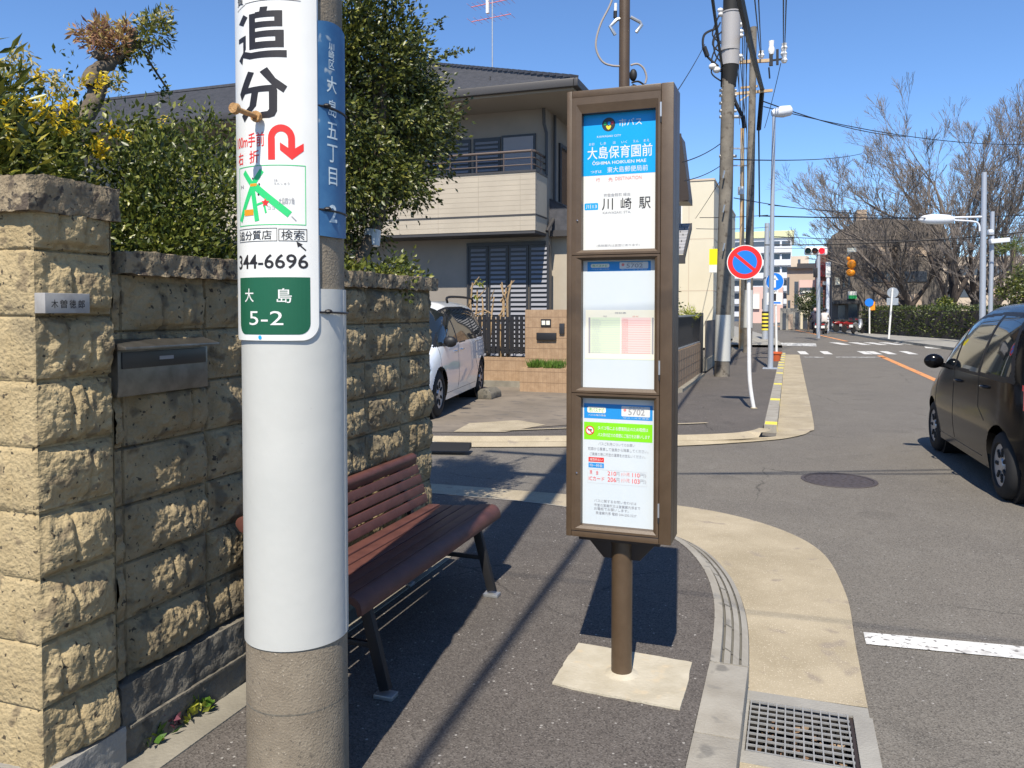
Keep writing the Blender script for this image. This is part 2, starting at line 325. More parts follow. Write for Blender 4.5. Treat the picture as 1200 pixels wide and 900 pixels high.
def tag(o, label=None, cat=None, group=None, kind=None):
    if label: o['label'] = label
    if cat: o['category'] = cat
    if group: o['group'] = group
    if kind: o['kind'] = kind
    return o
def thing(name, label, cat, loc=(0, 0, 0), rz=0., group=None):
    o = bpy.data.objects.new(name, None); o.empty_display_size = .2; C.objects.link(o)
    o.location = loc; o.rotation_euler = (0, 0, rz)
    return tag(o, label, cat, group)
def struct(o): o['kind'] = 'structure'; return o
def dup(root, loc, rz=None, label=None):
    r = root.copy(); C.objects.link(r); r.location = loc
    if rz is not None: r.rotation_euler = (0, 0, rz)
    if label: r['label'] = label
    for ch in list(root.children):
        c = ch.copy(); C.objects.link(c); c.parent = r
        for g in list(ch.children):
            d = g.copy(); C.objects.link(d); d.parent = c
    return r

def spline(pts, n=10):
    pts = [Vector(p) for p in pts]; out = []
    for i in range(len(pts)-1):
        p0, p1, p2, p3 = pts[max(i-1, 0)], pts[i], pts[i+1], pts[min(i+2, len(pts)-1)]
        for k in range(n):
            t = k/n; out.append(.5*((2*p1)+(p2-p0)*t+(2*p0-5*p1+4*p2-p3)*t*t+(3*p1-p0-3*p2+p3)*t**3))
    return out+[pts[-1]]

# printing: flat marks (u, v) laid on a surface by a mapper (u, v, height) -> point
_tc = {}
def text_mesh(body, bold):
    if any(ord(c) > 0x2e80 for c in body): bold = min(bold, .006)
    if (body, bold) in _tc: return _tc[body, bold]
    cu = bpy.data.curves.new('t', 'FONT'); cu.body = body; cu.offset = bold; cu.resolution_u = 3
    o = bpy.data.objects.new('t', cu); C.objects.link(o)
    dg = bpy.context.evaluated_depsgraph_get()
    me = bpy.data.meshes.new_from_object(o.evaluated_get(dg))
    v = np.array([p.co[:2] for p in me.vertices]); f = [tuple(p.vertices) for p in me.polygons]
    bpy.data.objects.remove(o); bpy.data.curves.remove(cu); bpy.data.meshes.remove(me)
    _tc[body, bold] = (v, f); return v, f
class Print:
    def __init__(s, mapper, step=None): s.mp = mapper; s.step = step; s.mb = MB(); s.mats = []
    def slot(s, m):
        if m not in s.mats: s.mats.append(m)
        return s.mats.index(m)
    def flat(s, v, f, m, h):
        k = s.slot(m)
        if s.step:
            bm = bmesh.new(); vv = [bm.verts.new((a, b, 0)) for a, b in v]
            for q in f:
                try: bm.faces.new([vv[i] for i in q])
                except ValueError: pass
            us = [a for a, b in v]; x = min(us)+s.step
            while x < max(us):
                bmesh.ops.bisect_plane(bm, geom=bm.verts[:]+bm.edges[:]+bm.faces[:], plane_co=(x, 0, 0), plane_no=(1, 0, 0)); x += s.step
            bm.verts.index_update(); v = [p.co[:2] for p in bm.verts]; f = [[p.index for p in q.verts] for q in bm.faces]; bm.free()
        s.mb.add([s.mp(a, b, h) for a, b in v], f, k)
    def rect(s, u0, v0, u1, v1, m, h=1): s.flat([(u0, v0), (u1, v0), (u1, v1), (u0, v1)], [(0, 1, 2, 3)], m, h)
    def poly(s, pts, m, h=1): s.flat(pts, [tuple(range(len(pts)))], m, h)
    def disc(s, u, v, r, m, h=1, n=24, sx=1.): s.poly([(u+sx*r*math.cos(2*math.pi*i/n), v+r*math.sin(2*math.pi*i/n)) for i in range(n)], m, h)
    def rrect(s, u0, v0, u1, v1, r, m, h=1):
        p = []
        for cx, cy, a in ((u1-r, v1-r, 0), (u0+r, v1-r, 90), (u0+r, v0+r, 180), (u1-r, v0+r, 270)):
            p += [(cx+r*math.cos(R(a+15*i)), cy+r*math.sin(R(a+15*i))) for i in range(7)]
        s.poly(p, m, h)
    def line(s, p, q, t, m, h=1):
        d = Vector((q[0]-p[0], q[1]-p[1])); n = Vector((-d.y, d.x)).normalized()*t/2
        s.poly([(p[0]-n.x, p[1]-n.y), (q[0]-n.x, q[1]-n.y), (q[0]+n.x, q[1]+n.y), (p[0]+n.x, p[1]+n.y)], m, h)
    def frame(s, u0, v0, u1, v1, t, m, h=1):
        s.rect(u0, v0, u1, v0+t, m, h); s.rect(u0, v1-t, u1, v1, m, h); s.rect(u0, v0+t, u0+t, v1-t, m, h); s.rect(u1-t, v0+t, u1, v1-t, m, h)
    def text(s, body, u0, v0, u1, v1, m, h=2, bold=.012):            # fitted into the box
        v, f = text_mesh(body, bold); lo, hi = v.min(0), v.max(0); sc = (hi-lo)
        q = (v-lo)/np.where(sc > 1e-6, sc, 1)*np.array([u1-u0, v1-v0])+np.array([u0, v0]); s.flat([tuple(a) for a in q], f, m, h)
    def build(s, name, parent): return s.mb.build(name, s.mats, parent, clean=False)

# leaves: many small folded blades
def leaves(name, P, D, size, mat, parent=None, aspect=.5, jitter=.5, seed=1, droop=.0):
    rg = np.random.default_rng(seed); n = len(P); P = np.asarray(P); D = np.asarray(D, float)
    D = D+rg.normal(0, jitter, (n, 3)); D[:, 2] -= droop; D /= np.linalg.norm(D, axis=1)[:, None]+1e-9
    a = rg.normal(0, 1, (n, 3)); a[:, 2] += .0; W = np.cross(D, a); W /= np.linalg.norm(W, axis=1)[:, None]+1e-9
    N = np.cross(W, D); L = size*rg.uniform(.6, 1.25, n)[:, None]; B = L*aspect
    v = np.stack([P, P+D*L*.45+W*B*.5+N*B*.18, P+D*L, P+D*L*.45-W*B*.5+N*B*.18], 1).reshape(-1, 3)
    me = bpy.data.meshes.new(name); me.vertices.add(4*n); me.vertices.foreach_set('co', v.ravel())
    idx = (np.arange(n)[:, None]*4+np.array([0, 1, 2, 0, 2, 3])).ravel()
    me.loops.add(6*n); me.loops.foreach_set('vertex_index', idx)
    me.polygons.add(2*n); me.polygons.foreach_set('loop_start', np.arange(2*n)*3)
    me.update(calc_edges=True); me.validate(); me.materials.append(mat)
    o = bpy.data.objects.new(name, me); C.objects.link(o)
    if parent: o.parent = parent
    return o
def sprig_points(cs, rad, per, rg, stretch=(1, 1, 1), outward=None):
    P = []; D = []
    for c in cs:
        d = rg.normal(0, 1, 3); d = d/np.linalg.norm(d)
        if outward is not None:
            q = np.array(c)-np.array(outward); q = q/(np.linalg.norm(q)+1e-6); d = .55*d+q*.9; d /= np.linalg.norm(d)
        k = int(per*rg.uniform(.5, 1.4))
        t = rg.uniform(-.6, 1., k)[:, None]; off = rg.normal(0, .33, (k, 3))*np.array(stretch)
        P.append(np.array(c)+(d*t+off*(1.05-.4*np.abs(t)))*rad); D.append(np.tile(d, (k, 1))*.6+off*1.2)
    return np.concatenate(P), np.concatenate(D)

# ================================================================== GROUND
RZ = -.1
m_ = MB(); xs_, ys_ = (-700, -.139, .249, 700), (-300, 2.942, 3.338, 1500)
for i in range(3):
    for j in range(3):
        if (i, j) != (1, 1): m_.add([(xs_[i], ys_[j], RZ), (xs_[i+1], ys_[j], RZ), (xs_[i+1], ys_[j+1], RZ), (xs_[i], ys_[j+1], RZ)], [(0, 1, 2, 3)])
struct(m_.build('road', M['road']))

A = [(-.31, -6), (-.31, 0), (-.31, 3.0), (-.31, 3.5), (-.36, 4.2), (-.50, 4.8), (-.74, 5.28), (-1.15, 5.64), (-1.7, 5.83), (-2.4, 5.88), (-4, 5.9), (-9, 5.95)]
B = [(-.15, -6), (-.15, 0), (-.15, 3.0), (-.15, 3.5), (-.20, 4.27), (-.34, 4.92), (-.60, 5.45), (-1.07, 5.84), (-1.66, 6.02), (-2.4, 6.07), (-4, 6.09), (-9, 6.13)]
Cc = [(.31, -6), (.31, 0), (.31, 3.0), (.31, 4.0), (.31, 4.8), (.2, 5.6), (-.12, 6.12), (-.62, 6.45), (-1.3, 6.57), (-2.3, 6.60), (-4, 6.60), (-9, 6.62)]
def path(P, n=8): return spline([(x, y, 0) for x, y in P], n)
pa, pb, pc = path(A), path(B), path(Cc)
NS = 8*3            # index where the dropped kerb starts (y = 3.5)
i0 = 16             # y = 3.0
# near pavement (behind the kerb)
m_ = MB(); m_.add([tuple(p) for p in pa]+[(-9, -6, 0)], [tuple(range(len(pa)+1))])
struct(m_.build('pavement', M['walk'], clean=False))
# kerb stones along the road, with joints
m_ = MB()
for k in range(16):
    y0 = 3.44-.6*(k+1); y1 = y0+.594
    m_.box(-.31, -.15, y0, y1, -.15, .003)
struct(m_.build('kerb', M['kerb'], bevel=.008))
# dropped kerb with three grooves round the corner
def lerp(a, b, t): return a+(b-a)*t
m_ = MB(); st = 0; rows = []
jj = [j for j in range(NS-1, len(pa))]
prof = [(0, .003), (.24, -.004)]
for g in (.30, .53, .76): prof += [(g-.035, -.004-.075*g), (g-.025, -.02-.075*g), (g+.025, -.02-.075*g), (g+.035, -.006-.075*g)]
prof += [(.97, -.08), (1., -.098)]
for j in jj: rows.append([Vector(lerp(pa[j], pb[j], t))+Vector((0, 0, z)) for t, z in prof])
m_.grid(rows)
gi = [3, 4]     # groove bottoms
gm = []
nb = len(prof)
m_.m = [1 if ((k % (nb-1)) in (3, 7, 11)) else 0 for k in range(len(m_.f))]
for q in range(0, len(jj)-1, 3):      # joints between the stones
    a, b = pa[jj[q]], pb[jj[q]]; d = (pa[jj[q]+1]-a).normalized()*.004
    m_.add([a-d+Vector((0, 0, .005)), a+d+Vector((0, 0, .005)), b+d+Vector((0, 0, -.088)), b-d+Vector((0, 0, -.088))], [(0, 1, 2, 3)], 1)
m_.add([(-.31, 3.44, .003), (-.15, 3.44, .003), (-.15, 3.44, -.1), (-.31, 3.44, -.1)], [(0, 1, 2, 3)])
struct(m_.build('kerb', [M['kerb'], M['kerbdark']], clean=False))
# gutter: concrete channel between the kerb and the asphalt (left open where the drain is)
DY0, DY1 = 2.86, 3.42
m_ = MB()
def gstrip(P, Q, sel, z=RZ+.008):
    rows = [[P[j]+Vector((0, 0, z)), Q[j]+Vector((0, 0, z+.004))] for j in sel]; m_.grid(rows)
m_.add([(-.15, -6, RZ+.008), (.31, -6, RZ+.012), (.31, DY0, RZ+.012), (-.15, DY0, RZ+.008)], [(0, 1, 2, 3)])
mm = [(-.15, DY1), (-.15, 3.5)]
m_.add([(-.15, DY1, RZ+.008), (.31, DY1, RZ+.012), (.31, 3.5, RZ+.012), (-.15, 3.5, RZ+.008)], [(0, 1, 2, 3)])
pc2 = [Vector(p) for p in pc]
for j in range(NS-1, len(pc2)):
    pass
rows = [[Vector((-.15, 3.5, RZ+.008)), Vector((.31, 3.5, RZ+.012))]]
for j in range(NS, len(pb)): rows.append([pb[j]+Vector((0, 0, RZ+.008)), pc[j]+Vector((0, 0, RZ+.012))])
m_.grid(rows)
struct(m_.build('gutter', [M['gutter'], M['kerbdark']], clean=False))
# strip of concrete at the foot of the wall
m_ = MB(); m_.box(-2.2, -1.93, -4, 4.44, -.05, .006)
struct(m_.build('path', M['strip'], clean=False))

# far pavement
C2 = [(-14, 7.6), (-6, 8.0), (-3.82, 8.45), (-2.43, 8.94), (-1.23, 9.42), (-.28, 10.15), (.1, 10.65), (.27, 11.2), (.33, 12.2), (.33, 20), (.33, 30.5)]
A2 = [(-14, 7.78), (-6, 8.2), (-3.9, 8.66), (-2.5, 9.17), (-1.35, 9.62), (-.80, 9.93), (-.52, 10.2), (-.36, 10.6), (-.31, 11.4), (-.31, 20), (-.31, 30.5)]
B2 = [(-14, 7.70), (-6, 8.12), (-3.87, 8.56), (-2.47, 9.07), (-1.30, 9.52), (-.70, 9.83), (-.38, 10.1), (-.20, 10.5), (-.15, 11.3), (-.15, 20), (-.15, 30.5)]
a2, b2, c2 = path(A2), path(B2), path(C2)
m_ = MB(); m_.add([tuple(p) for p in a2]+[(-.31, 34, 0), (-1.9, 34, 0), (-1.9, 14.6, 0), (-14, 14.6, 0)], [tuple(range(len(a2)+4))])
struct(m_.build('pavement', M['walk'], clean=False))
m_ = MB(); m_.grid([[b2[j]+Vector((0, 0, RZ+.008+.04*(j < 50))), c2[j]+Vector((0, 0, RZ+.012))] for j in range(len(b2))])
m_.grid([[a2[j]+Vector((0, 0, .003)), b2[j]+Vector((0, 0, -.05 if j < 50 else .003))] for j in range(0, 57)])
for y in np.arange(12.5, 30, 1.8): m_.add([(-.15, y, RZ+.0145), (.33, y, RZ+.0145), (.33, y+.012, RZ+.0145), (-.15, y+.012, RZ+.0145)], [(0, 1, 2, 3)], 1)
struct(m_.build('gutter', [M['gutter'], M['kerbdark']], clean=False))
m_ = MB()
for k in range(32):
    y0 = 10.9+.6*k; m_.box(-.31, -.15, y0, y0+.59, -.15, .004)
    if k in (0, 5, 10, 15, 18, 20, 22, 24, 26, 28, 30): m_.box(-.30, -.148, y0+.05, y0+.3, -.09, .008, 1)
struct(m_.build('kerb', [M['kerb'], M['yellow']], clean=False))
# concrete yard in front of the house
m_ = MB(); m_.add([(-12, 8.1, .006), (-6, 8.42, .006), (-3.7, 9.0, .006), (-2.2, 10.6, .006), (-2.0, 14.7, .006), (-14, 14.7, .006), (-14, 8, .006)], [tuple(range(7))])
struct(m_.build('yard_ground', M['yard'], clean=False))
m_ = MB(); m_.add([(-3.9, 8.95, .010), (-3.3, 9.15, .010), (-3.0, 9.9, .010), (-3.5, 10.2, .010), (-4.0, 9.7, .010)], [(0, 1, 2, 3, 4)])
m_.add([(-3.4, 9.25, .014), (-3.36, 9.2, .014), (-1.0, 10.75, .014), (-1.05, 10.8, .014)], [(0, 1, 2, 3)])
struct(m_.build('concrete_patch', M['gutter'], clean=False))
# right-hand pavement of the far side
KX = [(6.9, -6), (6.9, 28), (6.6, 33), (5.9, 38), (5.2, 43), (4.2, 52), (3.1, 64), (-1, 100), (-8, 160)]
kx = path(KX, 6)
m_ = MB(); m_.grid([[p+Vector((0, 0, .02)), p+Vector((14, 0, .02))] for p in kx[7:]]); m_.grid([[p+Vector((0, 0, .02)), p+Vector((0, 0, RZ))] for p in kx[7:]])
struct(m_.build('pavement', M['grey_conc'], clean=False))
KL = [(-.31, 36), (-.8, 45), (-2.6, 60), (-7, 95), (-15, 160)]
kl = path(KL, 6)
m_ = MB(); m_.grid([[p+Vector((-2.2, 0, .02)), p+Vector((0, 0, .02))] for p in kl]); m_.grid([[p+Vector((0, 0, .02)), p+Vector((0, 0, RZ))] for p in kl])
struct(m_.build('pavement', M['grey_conc'], clean=False))
# ---- painted markings
def sheet(name, polys, mat, z=RZ+.005):
    b = MB()
    for p in polys: b.add([(x, y, z) for x, y in p], [tuple(range(len(p)))])
    return struct(b.build(name, mat, clean=False))
def gp(px, py): g = G(px, py, RZ); return (g.x, g.y)
sheet('stop_line_marking', [[(.36, 4.1), (3.2, 4.36), (3.2, 4.52), (.36, 4.25)]], M['paint'])
sheet('stop_line_marking', [[(.45, 29.0), (1.1, 29.0), (1.1, 29.35), (.45, 29.35)], [(1.5, 29.3), (3.1, 29.7), (3.1, 30.05), (1.5, 29.65)]], M['worn'])
sheet('centre_line_marking', [[(3.14, 17.0), (3.3, 17.0), (3.12, 31.0), (2.92, 31.0)]], M['orange'])
cl = path([(2.7, 45), (1.3, 60), (-2.2, 95), (-9, 160)], 6)
b_ = MB(); b_.grid([[p+Vector((0, 0, RZ+.005)), p+Vector((.2, 0, RZ+.005))] for p in cl]); struct(b_.build('centre_line_marking', M['orange'], clean=False))
zb = []
for px in (938, 966, 1013, 1024, 1041, 1066):
    (x0, y0), (x1, y1) = gp(px, 415.2), gp(px+1, 411.6); zb.append([(x0, y0), (x0+.30, y0), (x0+.30-.1, y0+2.3), (x0-.1, y0+2.3)])
for px in (979, 1003, 1022, 1041, 1060):
    x0, y0 = gp(px+9, 404.2); zb.append([(x0-.05, y0), (x0+.36, y0), (x0-.05, y0+2.9), (x0-.5, y0+2.9)])
zb.append([gp(1085, 408), gp(1125, 410), gp(1125, 407.4), gp(1083, 406.2)])
sheet('crossing_marking', zb, M['paint'])
sheet('crossing_marking', [[gp(910, 405), gp(957, 406), gp(956, 402.5), gp(908, 401.5)]], M['worn'])
sheet('parking_line_marking', [[(-4.4, 8.1), (-3.75, 8.36), (-3.75, 8.46), (-4.5, 8.5)]], M['paint'], RZ+.06)
# a worn stain on the road
# ---- manhole cover
mh = thing('manhole_cover', 'round dark iron manhole cover set in the grey asphalt road', 'manhole cover', (.45, 8.04, RZ))
b_ = MB(); b_.lathe([(0, .004), (.29, .004), (.29, .007), (.30, .007), (.30, .003)], n=40)
for rr in (.06, .13, .2, .26):
    for k in range(int(rr*70)+3):
        a = 2*math.pi*k/(int(rr*70)+3); b_.box(rr*math.cos(a)-.014, rr*math.cos(a)+.014, rr*math.sin(a)-.012, rr*math.sin(a)+.012, .0045, .0065)
b_.build('cover', M['iron'], mh, clean=False)
b_ = MB(); b_.lathe([(.305, .003), (.305, .008), (.335, .008), (.34, .003)], n=40); b_.build('ring', M['iron'], mh, clean=False)
# ---- drain with grating
dr = thing('drain_grate', 'grey steel grid grating over the gutter drain by the kerb', 'drain grate', (.05, 3.14, RZ))
b_ = MB()
b_.box(-.20, -.19, -.28, .28, -.3, .006); b_.box(-.20, .26, .20, .28, -.3, .010); b_.box(-.20, .26, -.28, -.20, -.3, .010); b_.box(.20, .27, -.199, .199, -.3, .010); b_.box(-.2, .26, -.28, .28, -.34, -.3)
b_.build('concrete_frame', M['grey_conc'], dr, clean=False)
b_ = MB()
for k in range(12): x = -.182+.36*k/11; b_.box(x-.0026, x+.0026, -.197, .197, .005, .012)
for k in range(10): y = -.192+.384*k/9; b_.box(-.186, .184, y-.0028, y+.0028, .003, .0105)
b_.build('grating', M['grate'], dr, clean=False)
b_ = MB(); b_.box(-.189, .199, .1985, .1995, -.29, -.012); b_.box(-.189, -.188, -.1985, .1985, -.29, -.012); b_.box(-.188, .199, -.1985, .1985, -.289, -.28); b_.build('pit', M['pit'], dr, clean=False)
b_ = MB(); b_.box(.186, .198, -.199, .199, -.05, .0); b_.build('hinge_bar', M['browndk'], dr, clean=False)
rg = np.random.default_rng(5)
lv = leaves('fallen_leaf', [(rg.uniform(-.15, .17), rg.uniform(-.18, .18), -.08) for _ in range(60)], [(1, 0, .1)]*60, .045, LM['dry'], dr, .6, .8, 3)
lv['kind'] = 'stuff'

# ================================================================== NEAR WALL
WX = -2.10
def fr(v, h=1., l=2.1, o=5): return noise.fractal(v, h, l, o, noise_basis='PERLIN_ORIGINAL')
def block_face(mb, u0, u1, z0, z1, mapper, BL=.40, CH=.195, res=.0065, uoff=0., amp=1., seed=0, m=0):
    nu, nz = max(2, int((u1-u0)/res)), max(2, int((z1-z0)/res)); rows = []
    r = random.Random(seed); par = {}
    for j in range(nz+1):
        z = z0+(z1-z0)*j/nz; row = []
        for i in range(nu+1):
            u = u0+(u1-u0)*i/nu; bi = math.floor((u-uoff)/BL); bj = math.floor((z-z0)/CH)
            if (bi, bj) not in par:
                q = random.Random(bi*131+bj*17+seed*7919)
                ribs = [q.uniform(.25, .45), q.uniform(.55, .8)] if q.random() < .6 else [q.uniform(.35, .65)]
                par[bi, bj] = (q.uniform(-.24, .06), q.uniform(-.1, .2), [x*BL for x in ribs if q.random() < .75], q.uniform(0, 50), q.uniform(.6, 1.25))
            tu, tz, ribs, sd, am = par[bi, bj]
            lu = u-uoff-bi*BL; lz = z-z0-bj*CH
            eu = min(lu, BL-lu); ez = min(lz, CH-lz); e = min(eu, ez)
            d = 0.
            if e < .0045: d = -.014
            else:
                wv = .006*noise.noise(Vector((u*30, z*30, sd))); q = min(1, max(0, (e-.012+wv)/.013)); q = q*q*(3-2*q)
                bul = (math.sin(math.pi*min(1, max(0, lu/BL+tu)))*math.sin(math.pi*min(1, max(0, lz/CH+tz))))
                bul = max(0, bul)**.55
                v = Vector((u*6+sd, z*6+sd*.7, sd)); f1 = fr(v, .9, 2.2, 3)
                f2 = noise.turbulence(Vector((u*17, z*17, sd)), 4, True, amplitude_scale=.62, frequency_scale=2.1)-.75; f3 = noise.noise(Vector((u*120, z*120, sd)))
                d = q*(am*(.004+.040*bul+.012*f1)+.014*f2+.0032*f3)*amp
                for x in ribs:
                    w_ = abs(lu-x-.012*noise.noise(Vector((z*9, x*90, sd))))
                    if w_ < .012: d -= .013*(1-w_/.012)
                d = max(d, -.006)
            row.append(mapper(u, z, d))
        rows.append(row)
    mb.grid(rows, m)
bw = thing('block_wall', 'long tan split-face block wall with rough stones behind the brown bench', 'wall', (WX, 2.0, 0))
b_ = MB(); block_face(b_, 0, 2.46, .26, 1.625, lambda u, z, d: (d, u, z), uoff=.06, seed=1)
block_face(b_, 0, .30, .26, 1.625, lambda u, z, d: (-u, 2.46+d, z), seed=3, res=.015)
b_.add([(-.15, 0, .26), (-.15, 2.46, .26), (-.15, 2.46, 1.625), (-.15, 0, 1.625)], [(0, 1, 2, 3)]); b_.add([(0, 0, 1.62), (0, 2.46, 1.62), (-.15, 2.46, 1.62), (-.15, 0, 1.62)], [(0, 1, 2, 3)])
b_.build('block_course', M['blockw'], bw, smooth=60, clean=False)
def rough_bar(x0, x1, y0, y1, z0, z1, amp, mat, name, parent, res=.014, seed=0, top=True):
    b = MB(); rows = []
    per = [(x0, z0), (x1, z0), (x1, z1), (x0, z1)]
    ring = []
    for k in range(4):
        p, q = per[k], per[(k+1) % 4]; n = max(1, int(math.dist(p, q)/res))
        ring += [(lerp(p[0], q[0], t/n), lerp(p[1], q[1], t/n)) for t in range(n)]
    ny = max(2, int((y1-y0)/res))
    cx, cz = (x0+x1)/2, (z0+z1)/2
    for j in range(ny+1):
        y = lerp(y0, y1, j/ny); row = []
        for x, z in ring+ring[:1]:
            f = amp*(fr(Vector((x*17+seed, y*17, z*17)), .8, 2.1, 4)+.9*(noise.turbulence(Vector((x*28+seed, y*28, z*28)), 3, True)-.7))+amp*.35*noise.noise(Vector((x*70, y*70, z*70)))
            ey = min(j, ny-j)/6; f = f-(amp*.8 if ey < .4 else 0)
            dx = (1 if x >= x1-1e-6 else -1 if x <= x0+1e-6 else 0); dz = (1 if z >= z1-1e-6 else -1 if z <= z0+1e-6 else 0)
            row.append((x+dx*f, y, z+dz*f*.5))
        rows.append(row)
    b.grid(rows); n = len(ring); k = len(b.v)
    b.f.append(tuple(range(n))); b.m.append(0); b.f.append(tuple(range(k-n-1, k-1))); b.m.append(0)
    return b.build(name, mat, parent, smooth=55, clean=False)
rough_bar(-.16, .045, 0.05, 2.50, 1.62, 1.70, .011, M['coping'], 'coping', bw, seed=3)
rough_bar(-.16, .045, 0.0, 2.47, -.02, .265, .008, M['plinth'], 'plinth', bw, seed=8, res=.016)
b_ = MB(); b_.box(.045, .058, .02, 2.45, .118, .126); b_.build('plinth_ledge', M['plinth'], bw, clean=False)
# gate pillar
gpil = thing('gate_pillar', 'tall tan stone block pillar with a thick rough cap stone, before the shrubs', 'pillar', (-2.075, 1.715, 0))
b_ = MB(); block_face(b_, 0, .285, .12, 1.79, lambda u, z, d: (d, u, z), BL=.285, seed=11, amp=.9)
block_face(b_, 0, .6, .12, 1.79, lambda u, z, d: (-u, -d*.5, z), BL=.285, seed=12, amp=.3)
b_.add([(-.6, .285, .12), (0, .285, .12), (0, .285, 1.79), (-.6, .285, 1.79)], [(0, 1, 2, 3)])
b_.add([(-.6, 0, 1.785), (0, 0, 1.785), (0, .285, 1.785), (-.6, .285, 1.785)], [(0, 1, 2, 3)])
b_.build('block_course', M['block'], gpil, smooth=60, clean=False)
rough_bar(-.62, .034, -.03, .298, 1.785, 1.895, .0075, M['coping'], 'cap_stone', gpil, seed=21)
rough_bar(-.62, .03, -.02, .29, -.03, .135, .006, M['grey_conc'], 'foot', gpil, seed=22)
# name plaque on the pillar
a_ = AX(52, 343, -2.035); c_ = AX(105, 367, -2.035)
npq = thing('name_plaque', 'small pale stone name plaque fixed to the block pillar', 'name plaque', (-2.045, (a_.y+c_.y)/2, (a_.z+c_.z)/2))
hw_, hh_ = abs(c_.y-a_.y)/2, abs(a_.z-c_.z)/2
b_ = MB(); b_.box(-.03, .012, -hw_, hw_, -hh_, hh_); b_.build('slab', M['plaque'], npq, bevel=.002)
P_ = Print(lambda u, v, h: (.012+.0006*h, u, v)); 
for k, ch in enumerate('木曽徳郎'): P_.text(ch, -hw_*.75+k*hw_*.4, -hh_*.5, -hw_*.75+k*hw_*.4+hw_*.3, hh_*.35, M['ink'])
P_.build('lettering', npq)
# mailbox
a_ = AX(131, 400, -2.07); c_ = AX(238, 458, -2.07)
mb0 = thing('wall_mailbox', 'dark steel mailbox built into the block wall beside the pillar', 'mailbox', (-2.075, (a_.y+c_.y)/2, 0))
hw_ = (c_.y-a_.y)/2; z1, z0 = AX(131, 403, -2.03).z, AX(131, 466, -2.07).z
b_ = MB(); b_.box(-.08, .028, -hw_, hw_, z0, z1-.02)
b_.prism([(-.02, -hw_-.012, z1-.022), (.075, -hw_-.012, z1-.022), (.075, -hw_-.012, z1-.012), (-.02, -hw_-.012, z1+.012)], (0, 2*hw_+.024, 0))
b_.build('box', M['mail'], mb0, bevel=.003)
b_ = MB(); b_.box(.028, .033, -hw_*.93, hw_*.93, z1-.085, z1-.03); b_.build('slot_flap', M['mailflap'], mb0, bevel=.002)
b_ = MB(); b_.box(.033, .035, -.035, .03, z1-.062, z1-.05); b_.build('label_strip', M['greyink'], mb0)
# weeds along the strip
def weed(loc, label, mats, n, s, seed):
    t = thing('weed', label, 'weed', loc, 0, 'weeds at the foot of the wall')
    rg = np.random.default_rng(seed)
    for i, (mt, off) in enumerate(mats):
        c = rg.normal(0, s*.4, (n, 3))+np.array(off); c[:, 2] = np.abs(c[:, 2])*.8
        c[:, 0] *= .6
        leaves('leaf_tuft', c, np.c_[rg.normal(0, .6, (n, 2)), np.full(n, .9)], s*.75, LM[mt], t, .55, .5, seed+i)
    return t
g_ = G(190, 868); weed((g_.x-.02, g_.y, .01), 'small green weed with a purple tuft at the foot of the block wall', [('weed', (0, -.02, 0)), ('purple', (0, .07, .02))], 45, .055, 4)
g_ = G(238, 836); weed((g_.x-.02, g_.y, .01), 'yellow-green weed growing at the base of the block wall, beside the pole', [('weed', (0, 0, 0)), ('sprout', (0, -.05, 0))], 60, .06, 9)
g_ = G(30, 898)

# ================================================================== UTILITY POLE WITH SIGNS
PX, PY, PR = -1.447, 2.095, .1535
def zz(py, D=2.305): return AD(344, py, D).z
up = thing('utility_pole', 'thick concrete utility pole wrapped in a white sheet in front of the bench', 'utility pole', (PX, PY, 0))
b_ = MB(); b_.lathe([(PR+.003, -.1), (PR, zz(764)), (PR-.004, 2.6), (PR-.035, 9.5), (0, 9.5)], n=48); b_.lathe([(PR+.0005, zz(840)), (PR+.0012, zz(839)), (PR+.0012, zz(838)), (PR+.0005, zz(836))], n=48, m=1); b_.build('shaft', [M['pole'], M['plinth']], up, smooth=40)
b_ = MB(); b_.lathe([(PR, zz(763)), (PR+.004, zz(763)), (PR+.003, zz(338)), (PR-.002, zz(338))], n=64)
for k in range(2):
    a = math.atan2(-PY, -PX)+R(68)+k*R(.6); b_.obox(((PR+.0045)*math.cos(a), (PR+.0045)*math.sin(a), zz(762)), ((PR+.0035)*math.cos(a), (PR+.0035)*math.sin(a), zz(339)), .004, .0015)
b_.build('sheet_cover', M['sleeve'], up, smooth=30)
b_ = MB()
for sgn, z in ((1, 7.2), (1, 8.6)): b_.box(-1.0, 1.0, -.27, -.19, z, z+.08)
for z in (6.3, 6.6): b_.lathe([(PR-.01, z), (PR-.01, z+.05)], n=24)
build_each(b_, 'crossarm', M['steel'], up)
# camera-facing direction of the pole
tc_ = math.atan2(-PY, -PX)       # angle of the camera seen from the pole
def polemap(Rr, u_center, z0=0.):
    def f(u, v, h): a = tc_+u_center+u/Rr; r = Rr+.0004*h; return (r*math.cos(a), r*math.sin(a), v)
    return f
RS = PR+.015
ad = thing('advert_sign', 'curved white advert sign with a red arrow and green map, strapped to the utility pole', 'advert sign', (PX, PY, 0))
zb_, ztop = zz(399), 2.95
uc = R(-33); half = RS*R(56.5)
